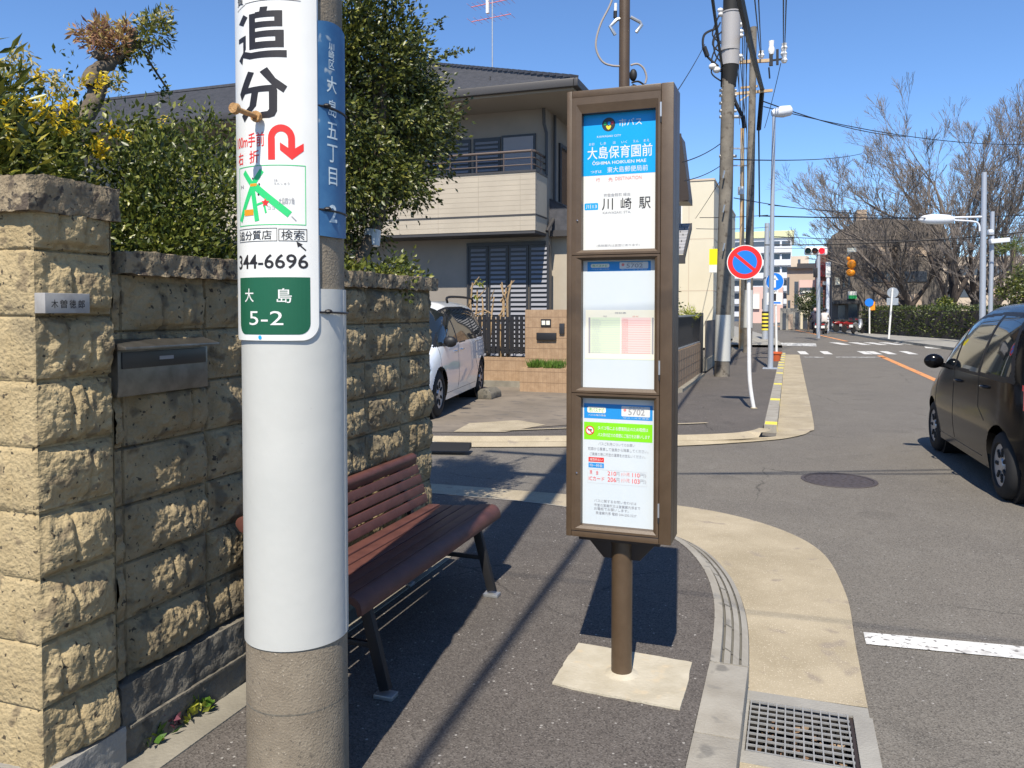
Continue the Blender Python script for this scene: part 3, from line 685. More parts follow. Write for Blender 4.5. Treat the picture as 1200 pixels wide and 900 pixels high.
# plate with rounded corners, as a thick curved sheet
pm_ = polemap(RS-.0035, uc)
rad = .05; outline = []
b_ = MB(); nU = 60; rows_f = []; 
def zlow(u):
    e = half-abs(u)
    return zb_+(rad-math.sqrt(max(0, rad*rad-(rad-e)**2)) if e < rad else 0)
us = [-half+2*half*(.5-.5*math.cos(math.pi*i/nU)) for i in range(nU+1)]
rows = [[pm_(u, z, 0) for u in us] for z in (0,)]
lo = [pm_(u, zlow(u), 0) for u in us]; hi = [pm_(u, ztop, 0) for u in us]
pb_ = polemap(RS-.012, uc); lo2 = [pb_(u, zlow(u), 0) for u in us]; hi2 = [pb_(u, ztop, 0) for u in us]
b_.grid([lo, hi, hi2, lo2, lo])
b_.add([lo[0], hi[0], hi2[0], lo2[0]], [(0, 1, 2, 3)]); b_.add([lo[-1], hi[-1], hi2[-1], lo2[-1]], [(0, 1, 2, 3)])
b_.build('plate', M['white'], ad, smooth=30)
def ua(px):                      # arc position on the plate of a photo column
    a = math.asin(max(-1, min(1, (px-344)/66.5))); return (a-uc)*RS
P_ = Print(polemap(RS-.003, uc), .012)
G1 = lambda x, y: (ua(250+x/6.), zz(y/6.))          # heavy characters drawn stroke by stroke
for q in ([(240, 85), (268, 112), (238, 165), (207, 140)], [(205, 245), (254, 236), (254, 330), (236, 372), (228, 436), (206, 398), (236, 352), (236, 275), (205, 278)],
          [(236, 345), (290, 368), (524, 362), (524, 412), (280, 412), (228, 385)],
          [(278, 95), (318, 95), (318, 345), (278, 345)], [(352, 56), (402, 56), (392, 96), (345, 96)], [(318, 88), (497, 84), (497, 128), (318, 130)], [(445, 128), (497, 128), (497, 160), (445, 160)], [(318, 158), (497, 158), (497, 196), (318, 200)],
          [(318, 226), (506, 220), (506, 266), (318, 268)], [(450, 266), (506, 266), (506, 300), (450, 300)], [(318, 298), (506, 298), (506, 342), (318, 346)],
          [(268, 495), (308, 510), (262, 625), (222, 690), (210, 640)], [(395, 480), (345, 510), (430, 610), (500, 660), (526, 615), (450, 560)],
          [(230, 650), (262, 612), (450, 604), (460, 650)], [(290, 648), (335, 648), (320, 745), (240, 848), (222, 800), (275, 740)],
          [(405, 640), (460, 640), (458, 790), (440, 825), (405, 836), (340, 834), (350, 792), (395, 788), (405, 775)]):
    P_.poly([G1(*c) for c in q], M['ink'], 1)
P_.text('100m手前', ua(281), zz(172), ua(312), zz(155), M['redink'], 1, .02)
P_.text('右', ua(282), zz(191), ua(288), zz(176), M['redink'], 1, .02); P_.text('折', ua(295), zz(191), ua(306), zz(176), M['redink'], 1, .02)
# red u-turn arrow
x0, x1, x2, x3 = ua(316), ua(323.5), ua(338), ua(345.5); zt_, zm_ = zz(147), zz(163)
zl_ = zz(188)
P_.rect(x0, zl_, x1, zm_, M['redink']); P_.rect(x2, zz(178), x3, zm_, M['redink'])
cu_, ro_, ri_ = (x0+x3)/2, (x3-x0)/2, (x2-x1)/2
for k in range(14):
    a, b = math.pi*k/14, math.pi*(k+1)/14; sy = (zt_-zm_)/ro_
    P_.poly([(cu_+ro_*math.cos(a), zm_+ro_*sy*math.sin(a)), (cu_+ro_*math.cos(b), zm_+ro_*sy*math.sin(b)), (cu_+ri_*math.cos(b), zm_+ri_*sy*math.sin(b)), (cu_+ri_*math.cos(a), zm_+ri_*sy*math.sin(a))], M['redink'])
P_.poly([(ua(329), zz(168)), (ua(342), zz(177)), (ua(355), zz(168)), (ua(355), zz(177)), (ua(342), zz(188)), (ua(329), zz(177))][::1], M['redink'])
# map
P_.frame(ua(283), zz(264), ua(357), zz(194), .002, M['greenink'])
mpx = lambda px, py: (ua(px), zz(py))
for p, q, t in (((289, 200), (299, 218), .016), ((309, 200), (297, 219), .016), ((298, 218), (284.5, 258), .016), ((298, 218), (303, 259), .016), ((301, 218), (339, 252), .02), ((303, 240), (312, 237), .006), ((311, 240), (313, 250), .006)):
    P_.line(mpx(*p), mpx(*q), t, M['greenink'])
P_.rect(ua(289), zz(252), ua(299), zz(245), M['orangesign'], 1.5); P_.rect(ua(296), zz(218), ua(303), zz(215), M['orangesign'], 2)
c_ = mpx(312.5, 238); P_.poly([(c_[0]+(.013 if k % 2 == 0 else .006)*math.cos(R(90+36*k)), c_[1]+(.013 if k % 2 == 0 else .006)*math.sin(R(90+36*k))) for k in range(10)], M['redink'], 3)
P_.text('ココ', ua(315), zz(246), ua(322.5), zz(242.5), M['greyink'], 2); P_.text('交番', ua(322), zz(213.5), ua(326), zz(210.5), M['greyink'], 2); P_.text('えんしゅう', ua(322), zz(217.5), ua(339), zz(214), M['greyink'], 2)
P_.text('大島四ツ角', ua(327), zz(240), ua(344), zz(232), M['greyink'], 3); P_.text('N', ua(285), zz(219), ua(288), zz(215), M['greyink'], 2)
P_.line(mpx(341, 254), mpx(346, 259), .003, M['greyink'], 2)
for q in ((299, 209), (306, 216), (305, 228)): P_.disc(*mpx(*q), .003, M['ink'], 3, 8)
# search boxes, telephone number
P_.frame(ua(282.5), zz(283), ua(325), zz(267.5), .0015, M['ink']); P_.text('追分質店', ua(283), zz(281), ua(319), zz(270), M['ink'], 1, .02)
P_.frame(ua(326.5), zz(283), ua(358), zz(268.5), .0018, M['ink']); P_.text('検索', ua(329.5), zz(281.5), ua(355), zz(270), M['ink'], 1, .0)
P_.poly([mpx(346, 283), mpx(353, 286.5), mpx(347.5, 290)], M['ink']); P_.line(mpx(348, 286), mpx(356.5, 293.5), .004, M['ink'])
P_.text('344-6696', ua(281.5), zz(315), ua(359), zz(298), M['ink'], 1, .012)
P_.text('質', ua(283), zz(2), ua(290), zz(-8), M['ink'], 1, .01); P_.line(mpx(283, 7), mpx(292, 3), .0015, M['ink']); P_.line(mpx(292, 2), mpx(353, 1.5), .0015, M['ink'])
# green address plate at the foot of the sign
gu0, gu1, gz0, gz1, rr = ua(282.5), ua(361), zz(392), zz(325), .032
p = [(gu0, gz1), (gu0, gz0+rr)]+[(gu0+rr-rr*math.cos(R(a)), gz0+rr-rr*math.sin(R(a))) for a in range(0, 91, 15)]+[(gu1-rr+rr*math.sin(R(a)), gz0+rr-rr*math.cos(R(a))) for a in range(0, 91, 15)]+[(gu1, gz1)]
P_.poly(p, M['greenplate'], 1)
P_.text('大', ua(288.5), zz(354), ua(298.5), zz(338), M['white'], 3, .02); P_.text('島', ua(324), zz(355), ua(340.5), zz(338), M['white'], 3, .02)
P_.text('5-2', ua(293.5), zz(381), ua(331), zz(364.5), M['white'], 3, .0)
P_.disc(ua(305), zz(395.3), .006, M['cyan'], 2, 12)
P_.build('lettering', ad)
# straps and clips that hold both signs
for py in (119, 242.5, 365):
    b_ = MB(); z = zz(py); a0, a1 = R(-88), R(80); pts = []
    for k in range(25):
        a = tc_+lerp(a0, a1, k/24); rr = PR+.008 if a > tc_+R(25) else RS-.012; pts.append((rr*math.cos(a), rr*math.sin(a), z-.012*(k/24-.5)))
    b_.tube(pts[15:], .0035, 6); a = tc_+R(36); b_.sph((math.cos(a)*(PR+.012), math.sin(a)*(PR+.012), z), (.012, .012, .007), 8, 6)
    b_.build('strap', M['black'], ad, smooth=40)
# blue address plate
bl = thing('address_plate', 'narrow faded blue address plate curved round the side of the utility pole', 'address plate', (PX, PY, 0))
RB = PR+.007; ubc = R(49)
def ub(px): return (math.asin(max(-1, min(1, (px-344)/63.)))-ubc)*RB
pb1, pb2 = polemap(RB, ubc), polemap(RB-.004, ubc); z0, z1 = zz(276, 2.355), zz(28, 2.355); nU = 20; hb = RB*R(26); b_ = MB()
us = [-hb+2*hb*i/nU for i in range(nU+1)]
dome = lambda u: .012*(1-(u/hb)**2)
b_.grid([[pb1(u, z0-.3*dome(u), 0) for u in us], [pb1(u, z1+dome(u), 0) for u in us], [pb2(u, z1+dome(u), 0) for u in us], [pb2(u, z0-.3*dome(u), 0) for u in us], [pb1(u, z0-.3*dome(u), 0) for u in us]])
b_.build('plate', M['blueplate'], bl, smooth=40)
P_ = Print(pb1, .012)
for ch, p0, p1, a, b in (('川', 48, 56, 384.5, 391), ('崎', 57, 67, 384.5, 391), ('区', 68, 79, 384.5, 391), ('大', 87, 107, 382, 393.5), ('島', 115, 135, 383.5, 393.5), ('五', 142, 161, 382, 394), ('丁', 168, 189, 382, 394), ('目', 195, 216, 383.5, 393.5), ('2', 239, 260, 384, 393)):
    P_.text(ch, ub(a), zz(p1, 2.355), ub(b), zz(p0, 2.355), M['platetext'], 2, .02)
P_.rect(-hb*.95, z0+.005, -hb*.9, z1, M['platetext'], 1)
P_.build('lettering', bl)
# step bolt
a = tc_+R(-33); dd = Vector((math.cos(a), math.sin(a), 0)); q0 = dd*(PR-.01)+Vector((0, 0, zz(139))); tgt = AD(275, 127, 2.19)-Vector((PX, PY, 0))
sb = MB(); e_ = tgt; sb.tube([q0, e_], .0075, 10); sb.tube([e_-(e_-q0).normalized()*.006, e_+(e_-q0).normalized()*.008], [.016, .014], 12)
r0 = q0+(e_-q0).normalized()*.035; sb.tube([r0, r0+(e_-q0).normalized()*.012], .016, 10)
sb.build('step_bolt', M['rust'], up, smooth=40)

# ================================================================== BENCH
bn = thing('bench', 'brown slatted bench with dark metal legs against the block wall', 'bench', (-1.955, 2.56, 0))
BL_ = 1.50; SX = 0.
def slat(b, pts_profile, y0, y1, m=0): b.prism([(x, y0, z) for x, z in pts_profile], (0, y1-y0, 0), m)
def rot_rect(cx, cz, w_, t_, an): c, s_ = math.cos(an), math.sin(an); return [(cx+c*i*w_/2-s_*j*t_/2, cz+s_*i*w_/2+c*j*t_/2) for i, j in ((-1, -1), (1, -1), (1, 1), (-1, 1))]
b_ = MB()
for k in range(5): t = k/4; slat(b_, rot_rect(.07+.305*t, .395+.025*t*t, .067, .028, .06), 0, BL_)
arc = [(.455+.0*math.cos(R(a)), 0) for a in (0,)]
fp = [(x-.037, z) for x, z in [(.445, .436)]+[(.455+.05*math.sin(R(a)), .376+.06*math.cos(R(a))) for a in range(0, 101, 20)]+[(.485, .36), (.475, .395), (.445, .408)]]
slat(b_, fp, -.0, BL_); b_.build('seat', M['bench'], bn, bevel=.006)
b_ = MB()
for k in range(4): z = .440+.0535*k; slat(b_, rot_rect(.012-.018*k, z, .048, .024, R(105)), 0, BL_)
tp = [(-.068+.028*math.cos(R(a)), .663+.028*math.sin(R(a))) for a in range(-20, 201, 22)]+[(-.076, .632), (-.05, .626)]
slat(b_, tp, 0, BL_); b_.build('backrest', M['bench'], bn, bevel=.005)
for y in (.14, 1.30):
    b_ = MB()
    b_.obox((.39, y, .40), (.49, y, .03), .03, .045); b_.obox((.06, y, .39), (-.0, y, .03), .03, .045); b_.obox((.03, y, .37), (.43, y, .385), .035, .03)
    b_.obox((.03, y, .37), (-.07, y, .635), .03, .03); b_.obox((.02, y, .2), (.44, y, .2), .022, .022)
    lg = b_.build('leg', M['benchleg'], bn, bevel=.004)
    f_ = MB(); f_.box(.45, .53, y-.028, y+.028, .001, .018); f_.box(-.04, .03, y-.028, y+.028, .001, .018); build_each(f_, 'foot', M['steel'], lg, bevel=.003)

# ================================================================== BUS STOP
bs = thing('bus_stop_sign', 'tall brown bus stop sign box with three white notices on a round post', 'bus stop sign', (-.64, 3.19, 0), R(-.5))
W2 = .212; Z0, Z1 = .585, 2.375; YF, YB = -.095, .075
b_ = MB(); b_.lathe([(.0425, -.05), (.0425, .62)], n=32); b_.build('post', M['brown'], bs, smooth=40)
b_ = MB()
for s_ in (-1, 1): b_.prism([(s_*.04, -.012, .60), (s_*.15, -.012, .60), (s_*.15, -.012, .57), (s_*.075, -.012, .485), (s_*.04, -.012, .485)], (0, .024, 0))
b_.box(-.165, .165, -.07, .05, .568, .586); b_.build('bracket', M['browndk'], bs, bevel=.003)
# cabinet: back, sides, top and bottom; open front
b_ = MB(); b_.box(-W2, W2, -.045, YB, Z0, Z1)
b_.box(-W2, -W2+.022, YF, -.0455, Z0, Z1); b_.box(W2-.048, W2, YF, -.0455, Z0, Z1)
b_.box(-W2+.0221, W2-.0481, YF, -.0455, Z0, Z0+.026); b_.box(-W2+.0221, W2-.0481, YF, -.0455, Z1-.028, Z1)
b_.build('cabinet', M['brown'], bs, bevel=.004)
cl_, cr_ = -.152, .142
def pz(py): return AD(728, py, 3.13).z
holes = [(pz(292), pz(129)), (pz(456), pz(304)), (pz(620), pz(468))]
for i, (za, zc) in enumerate(holes):
    lo_ = Z0+.027 if i == 2 else (holes[i+1][1]+za)/2+.0015; hi_ = Z1-.029 if i == 0 else (holes[i-1][0]+zc)/2-.0015
    x0, x1 = -W2+.023, W2-.049; b_ = MB(); y0, y1 = YF-.003, -.047
    # mitred frame with a sloping inner lip
    O = [(x0, lo_), (x1, lo_), (x1, hi_), (x0, hi_)]; I = [(cl_, za), (cr_, za), (cr_, zc), (cl_, zc)]
    mid = [(lerp(o[0], q[0], .45), lerp(o[1], q[1], .45)) for o, q in zip(O, I)]
    ringv = [[(x, y1, z) for x, z in O], [(x, y0, z) for x, z in O], [(x, y0, z) for x, z in mid], [(x, y0+.008, z) for x, z in I], [(x, y1+.001, z) for x, z in I]]
    vs_ = [p for r_ in ringv for p in r_]
    b_.add(vs_, [(k*4+j, k*4+(j+1) % 4, (k+1)*4+(j+1) % 4, (k+1)*4+j) for k in range(4) for j in range(4)])
    b_.build('door_frame', M['brown'], bs, clean=True)
    for k, zq in enumerate((hi_-.10, ) if i == 0 else (lo_+.08, ) if i == 2 else (lo_+.08,)):
        b_ = MB(); xh = W2-.0485; b_.box(xh-.003, xh+.003, YF-.006, YF+.002, zq, zq+.055, 0); b_.box(xh-.003, xh+.003, YF-.005, YF+.002, zq-.022, zq-.0005, 1)
        b_.build('latch', [M['steel'], M['black']], bs)
    bd = MB(); bd.box(cl_-.006, cr_+.006, -.058, -.0475, za-.006, zc+.006)
    brd = bd.build('notice_board', [M['paper'], M['paperblue'], M['paperblue']][i], bs)
    if i in (0, 2): s_ = MB(); s_.sph((-W2+.045, YF-.004, lo_+.02*0+(.22 if i == 0 else .42)*(hi_-lo_)+.0), .0035, 8, 6); s_.build('screw', M['chrome'], bs)
    PW, PH = cr_-cl_, zc-za
    P_ = Print(lambda u, v, h: (u, -.058-.0004*h, v))
    U = lambda px: lerp(cl_, cr_, (px-684)/85.); V = lambda py: lerp(zc, za, (py-(129, 304, 468)[i])/((292-129, 152, 152)[i]))
    if i == 0:
        P_.rect(cl_-.005, V(202), cr_+.005, zc+.005, M['cyan'])
        c_ = (U(713.5), V(142)); P_.disc(c_[0], c_[1], .0275, M['embk'], 2, 28, .98)
        for dx, dz, mt in ((-.014, .004, 'emg'), (.015, .006, 'emr'), (.002, .005, 'cyan')): P_.disc(c_[0]+dx, c_[1]+dz, .0065, M[mt], 3, 12)
        P_.poly([(c_[0]-.011, c_[1]-.007), (c_[0]-.006, c_[1]-.003), (c_[0], c_[1]-.007), (c_[0]+.006, c_[1]-.003), (c_[0]+.011, c_[1]-.007), (c_[0]+.006, c_[1]-.017), (c_[0], c_[1]-.021), (c_[0]-.006, c_[1]-.017)], M['yel'], 3)
        P_.text('市バス', U(725.5), V(145.5), U(752), V(136.5), M['paper'], 2, .02)
        P_.text('KAWASAKI CITY', U(700), V(157), U(728), V(154.6), M['paper'], 2, 0)
        for t, a in (('おお', 690.5), ('しま', 704), ('ほ', 718.8), ('いく', 728.5), ('えん', 742), ('まえ', 754)): P_.text(t, U(a), V(165.5), U(a+(6.5 if len(t) > 1 else 3)), V(162.5), M['paper'], 2, 0)
        P_.text('大島保育園前', U(688.5), V(182.5), U(764), V(167.5), M['paper'], 2, .03)
        P_.text('ŌSHIMA HOIKUEN MAE', U(694.5), V(189.3), U(757), V(184.3), M['paper'], 2, .01)
        P_.text('つぎは', U(692.5), V(199), U(705.5), V(195.6), M['paper'], 2, .01); P_.text('東大島郵便局前', U(712), V(199.4), U(759), V(192.5), M['paper'], 2, .0)
        P_.text('行', U(699), V(209.8), U(703.5), V(205), M['pinkink'], 2, .0); P_.text('先', U(713.5), V(209.8), U(718.5), V(205), M['pinkink'], 2, 0); P_.text('DESTINATION', U(721.5), V(208.8), U(752), V(204.8), M['pinkink'], 2, .0)
        P_.text('労働会館前 経由', U(708), V(228), U(739), V(224), M['greyink'], 2, 0)
        P_.rrect(U(685.3), V(243), U(701.5), V(234.8), .004, M['cyan'], 1); P_.text('川13', U(687), V(241.5), U(700), V(236.4), M['paper'], 2, .02)
        for ch, a, b in (('川', 706, 719), ('崎', 728, 740.5), ('駅', 749, 762.5)): P_.text(ch, U(a), V(243.8), U(b), V(230), M['ink'], 2, .01)
        P_.text('KAWASAKI STA.', U(707), V(248.5), U(740), V(245.6), M['greyink'], 2, .0)
        P_.text('(系統案内は裏面にあります)', U(700), V(288.3), U(750), V(284.8), M['greyink'], 2, .0)
    else:
        y0p, y1p = ((305.5, 317) if i == 1 else (475.3, 493))
        a, b = ((689, 763) if i == 1 else (685.5, 766)); hh = y1p-y0p
        P_.rect(U(a), V(y1p), U(b), V(y0p), M['bluep'])
        P_.rrect(U(a+4), V(y0p+hh*.62), U(a+26), V(y0p+hh*.22), .006, M['cream'], 2); P_.text('市バスナビ', U(a+6), V(y0p+hh*.58), U(a+24), V(y0p+hh*.28), M['emg'], 3, .02)
        P_.text('バスの運行情報', U(a+5), V(y0p+hh*.84), U(a+26), V(y0p+hh*.72), M['paper'], 2, 0)
        P_.rrect(U(b-36), V(y0p+hh*.78), U(b-3), V(y0p+hh*.1), .004, M['paper'], 2); P_.disc(U(b-32), V(y0p+hh*.36), .006, M['pinkink'], 3, 10)
        P_.text('5702', U(b-28), V(y0p+hh*.68), U(b-9), V(y0p+hh*.26), M['greyink'], 3, .015)
        P_.text('停留所番号', U(b-27), V(y0p+hh*.2), U(b-9), V(y0p+hh*.12), M['greyink'], 3, 0); P_.text('空メールを送信', U(b-34), V(y0p+hh*.92), U(b-4), V(y0p+hh*.83), M['paper'], 2, 0)
        if i == 1:
            P_.rect(U(687), V(421), U(768), V(363), M['cream'], 1)
            P_.rect(U(693), V(414.5), U(728), V(372), M['tgreen'], 2); P_.rect(U(729.5), V(414.5), U(763.5), V(372), M['tpink'], 2)
            for x in (690.5, 764.5): P_.rect(U(x), V(415), U(x+2.2), V(372), M['greyink'], 2)
            P_.text('時刻表', U(722), V(367.6), U(735), V(365.6), M['greyink'], 2); P_.text('平日', U(708), V(371.5), U(712), V(369.8), M['greyink'], 3); P_.text('土曜・休日', U(742), V(371.5), U(749), V(369.8), M['pinkink'], 3)
            for k in range(15):
                v0 = 373.5+2.75*k
                P_.rect(U(693), V(v0+2.3), U(728), V(v0+2.05), M['paleink'], 3); P_.rect(U(729.5), V(v0+2.3), U(763.5), V(v0+2.05), M['pinkink'], 3)
                rq = random.Random(k)
                P_.text(' '.join('%02d' % rq.randint(0, 59) for _ in range(rq.randint(3, 5))), U(695), V(v0+1.7), U(703+rq.uniform(-1, 3)), V(v0+.3), M['paleink'], 3, 0)
                P_.text(' '.join('%02d' % rq.randint(0, 59) for _ in range(rq.randint(3, 4))), U(730.5), V(v0+1.7), U(737), V(v0+.3), M['pinkink'], 3, 0)
            P_.rect(U(686), V(422), U(769), V(421), M['tgreen'], 1)
        else:
            P_.rect(U(685.5), V(518.5), U(766), V(497.5), M['lime'])
            c_ = (U(692.5), V(507.5)); P_.disc(*c_, .0185, M['signred'], 2); P_.disc(*c_, .0145, M['paper'], 3); P_.line((c_[0]-.008, c_[1]+.002), (c_[0]+.009, c_[1]+.002), .005, M['ink'], 4); P_.line((c_[0]-.011, c_[1]+.011), (c_[0]+.011, c_[1]-.011), .004, M['signred'], 5)
            P_.text('タバコ等による煙害防止のため喫煙は', U(702), V(506.3), U(761), V(501.8), M['paper'], 2, .02); P_.text('バス停付近での禁煙にご協力をお願いします', U(702), V(514.5), U(763), V(510), M['paper'], 2, .02)
            P_.text('バスご利用についてのお願い', U(703), V(524.7), U(746), V(521), M['greyink'], 2, 0)
            P_.text('前扉から乗車して後扉から降車してください。', U(690.5), V(531.2), U(761.5), V(527.2), M['greyink'], 2, 0)
            P_.text('ご乗車の際に所定の運賃をお支払いください。', U(692.5), V(537.5), U(758), V(533.7), M['greyink'], 2, 0)
            P_.rect(U(691), V(545), U(709.5), V(539.5), M['signred'], 1); P_.text('運賃先払い', U(692.5), V(544), U(708), V(540.5), M['paper'], 3, 0)
            P_.rect(U(691), V(552), U(709.5), V(546.3), M['bluep'], 1); P_.text('均一料金', U(692.5), V(551), U(708), V(547.3), M['paper'], 3, 0)
            P_.frame(U(690), V(570.5), U(760), V(553.7), .0012, M['paleink'], 1)
            P_.text('現', U(692.5), V(560), U(695.5), V(555.3), M['redink'], 2, .0); P_.text('金', U(700), V(560), U(703), V(555.3), M['redink'], 2, .0); P_.text('ICカード', U(691.5), V(567.5), U(710), V(562.3), M['redink'], 2, .0)
            for k, (t1, t2) in enumerate((('210', '110'), ('206', '103'))):
                va, vb = (560, 555.3) if k == 0 else (567.5, 562.3)
                P_.text(t1, U(714), V(va), U(724), V(vb), M['redink'], 2, .0); P_.text('円', U(724.5), V(va), U(728), V(vb), M['greyink'], 2, 0)
                P_.text('(小児', U(730), V(va), U(740), V(vb), M['pinkink'], 2, 0); P_.text(t2, U(743), V(va), U(751.5), V(vb), M['redink'], 2, 0); P_.text('円)', U(752), V(va), U(759), V(vb), M['greyink'], 2, 0)
            for t, a, b, v in (('バスに関するお問い合わせは', 698, 748, 593), ('市営の営業所又は営業案内係まで', 698, 752.5, 598.2), ('お電話でお願いします。', 698, 739, 602.5), ('鉄道案内係 電話 044-200-3227', 700, 748, 607.5)): P_.text(t, U(a), V(v), U(b), V(v-3.6), M['greyink'], 2, .0)
    P_.build('lettering', brd)
b_ = MB(); b_.lathe([(.0215, Z1-.01), (.0215, 3.6)], (0, .0, 0), n=24); b_.build('upper_pole', M['brown'], bs, smooth=40)
b_ = MB()
def lp(px, py, d=3.22): q = AD(px, py, d)-Vector((-.64, 3.19, 0)); return q
for pts in ([(729, 22), (723, 23), (715, 31), (721, 41)], [(739, 20), (750, 26), (752, 29), (745.5, 38)]):
    b_.tube([lp(*p) for p in pts], .007, 8)
build_each(b_, 'bracket_arm', M['steel'], bs, smooth=40)
b_ = MB(); b_.tube(spline([lp(*p) for p in ((720, -8), (714, 8), (704, 28), (698.5, 48), (700, 62), (707, 73), (718, 77), (730, 77.5))], 6), .0042, 8)
b_.tube(spline([lp(*p, 3.24) for p in ((739, 76.5), (747, 75), (754, 80), (757.5, 90), (756, 98))], 6), .0042, 8)
build_each(b_, 'service_cable', M['greycable'], bs, smooth=40)
b_ = MB(); b_.sph(lp(742, 88, 3.25), (.016, .014, .025), 12, 8)
for pts in (((740, 97), (748, 95.5), (756, 101), (761, 108)), ((741, 99), (747, 102), (752, 108)), ((739, 101), (743, 103), (747, 108))): b_.tube(spline([lp(*p, 3.25) for p in pts], 5), .004, 6)
build_each(b_, 'wiring', M['cable'], bs, smooth=40)
b_ = MB(); b_.tube([lp(721.5, 4), lp(721, 20)], [.006, .006], 8); b_.tube([lp(721, 13), lp(720.8, 21)], [.0075, .0075], 8, 1); b_.build('cable_clamp', [M['cer'], M['black']], bs, smooth=40)
# mortar patch the post stands in
sbm = MB(); pts = [(-.885, 3.02), (-.80, 3.0), (-.6, 2.985), (-.375, 2.975), (-.372, 3.15), (-.378, 3.39), (-.55, 3.405), (-.70, 3.41), (-.882, 3.425), (-.89, 3.2)]
sp_ = [(x+.006*noise.noise(Vector((x*40, y*40, 0))), y+.006*noise.noise(Vector((y*40, x*40, 3)))) for i in range(len(pts)) for x, y in [(lerp(pts[i][0], pts[(i+1) % len(pts)][0], t/6), lerp(pts[i][1], pts[(i+1) % len(pts)][1], t/6)) for t in range(6)]]
sbm.prism([(x, y, -.02) for x, y in sp_], (0, 0, .028)); 
sbm.lathe([(.075, .006), (.06, .012), (.043, .02)], (-.64, 3.19, 0), 24)
struct(sbm.build('concrete_patch', M['slab'], clean=False))

# ================================================================== PLANTS BEHIND THE WALL
rg = np.random.default_rng(11)
def ell(n, c, r, seed, shell=.55):
    g = np.random.default_rng(seed); d = g.normal(0, 1, (n, 3)); d /= np.linalg.norm(d, axis=1)[:, None]
    q = g.uniform(shell**3, 1, n)**(1/3.); return np.array(c)+d*q[:, None]*np.array(r)
def limbs(b, base, tips, r0, r1, seed, n=6):
    q = random.Random(seed)
    for t in tips:
        base_, t = Vector(base), Vector(t); mid = base_.lerp(t, .5)+Vector((q.uniform(-.1, .1), q.uniform(-.1, .1), q.uniform(0, .15)))
        b.tube(spline([base_, mid, t], 5), [lerp(r0, r1, k/10) for k in range(11)], n)
# evergreen tree leaning over the end of the wall
et = thing('evergreen_tree', 'dense dark evergreen tree leaning over the end of the wall behind the utility pole', 'tree', (-2.75, 4.0, 0))
b_ = MB(); trunk = spline([(0, 0, 0), (.03, .12, 1.0), (.15, .42, 1.75), (.24, .62, 2.2), (.2, .6, 2.7)], 6); b_.tube(trunk, [lerp(.05, .032, k/24) for k in range(25)], 10)
limbs(b_, (.22, .6, 2.2), [(-.3, .3, 3.2), (.2, .9, 3.0), (.3, .55, 3.5), (-.5, .1, 3.5), (.3, 1.1, 2.8), (0, .3, 4.0), (-.2, .5, 3.8), (.3, 1.2, 3.15)], .035, .008, 2)
b_.build('trunk', M['bark'], et, smooth=60)
b_ = MB(); b_.tube([(.2, .54, 1.92), (.205, .55, 2.02)], [.052, .052], 12); b_.build('blue_tape', M['paperblue'], et)
cs = np.concatenate([ell(85, (.0, .45, 3.6), (.42, .45, .9), 1), ell(100, (.1, .62, 2.85), (.46, .55, .62), 2), ell(45, (.2, 1.0, 2.85), (.28, .33, .40), 3), ell(52, (.05, .55, 2.32), (.42, .42, .32), 4), ell(20, (-.1, .25, 2.05), (.25, .3, .22), 5)])
tipl = [((.22, 1.0, 3.2), (.40, 1.60, 3.47)), ((.22, 1.0, 3.2), (.44, 1.7, 3.50)), ((.0, .6, 3.7), (.15, .95, 4.05)), ((.3, .9, 3.3), (.45, 1.15, 3.55)), ((.2, 1.1, 2.75), (.35, 1.5, 2.72)), ((.2, 1.0, 2.55), (.3, 1.3, 2.48)), ((-.1, .4, 4.2), (.1, .75, 4.4)), ((.2, .8, 2.4), (.35, 1.15, 2.32))]
P1, D1 = sprig_points(cs, .18, 185, rg, outward=(0, .4, 2.8)); PP = [P1]; DD = [D1]
for a, b in tipl:
    for k in range(90): t = rg.uniform(0, 1); p = np.array(a)*(1-t)+np.array(b)*t+rg.normal(0, .035*(1.15-t), 3); PP.append(p[None]); DD.append((np.array(b)-np.array(a)+rg.normal(0, .25, 3))[None])
leaves('crown', np.concatenate(PP), np.concatenate(DD), .037, LM['ever'], et, .5, .45, 2)
# low clipped bush at the end of the wall
lb = thing('low_bush', 'low clipped green bush showing over the wall top under the evergreen tree', 'bush', (-2.55, 4.0, 0))
b_ = MB(); limbs(b_, (0, 0, .1), [(.1, .2, 1.5), (-.2, .1, 1.5), (.2, .4, 1.6), (.0, -.3, 1.5)], .03, .008, 5); b_.build('stem', M['bark'], lb, smooth=60)
cs = np.concatenate([ell(80, (.1, .1, 1.62), (.35, .55, .24), 7, .3), ell(5, (.25, .42, 1.66), (.1, .1, .1), 8, .3)])
P1, D1 = sprig_points(cs, .12, 130, rg, outward=(0, 0, 1.4)); leaves('foliage', P1, D1, .034, LM['hedge'], lb, .55, .5, 3)
P1, D1 = sprig_points([(.34, .50, 1.60), (.33, .48, 1.68)], .045, 20, rg); leaves('shoot', P1, D1, .05, LM['sprout'], lb, .5, .4, 8)
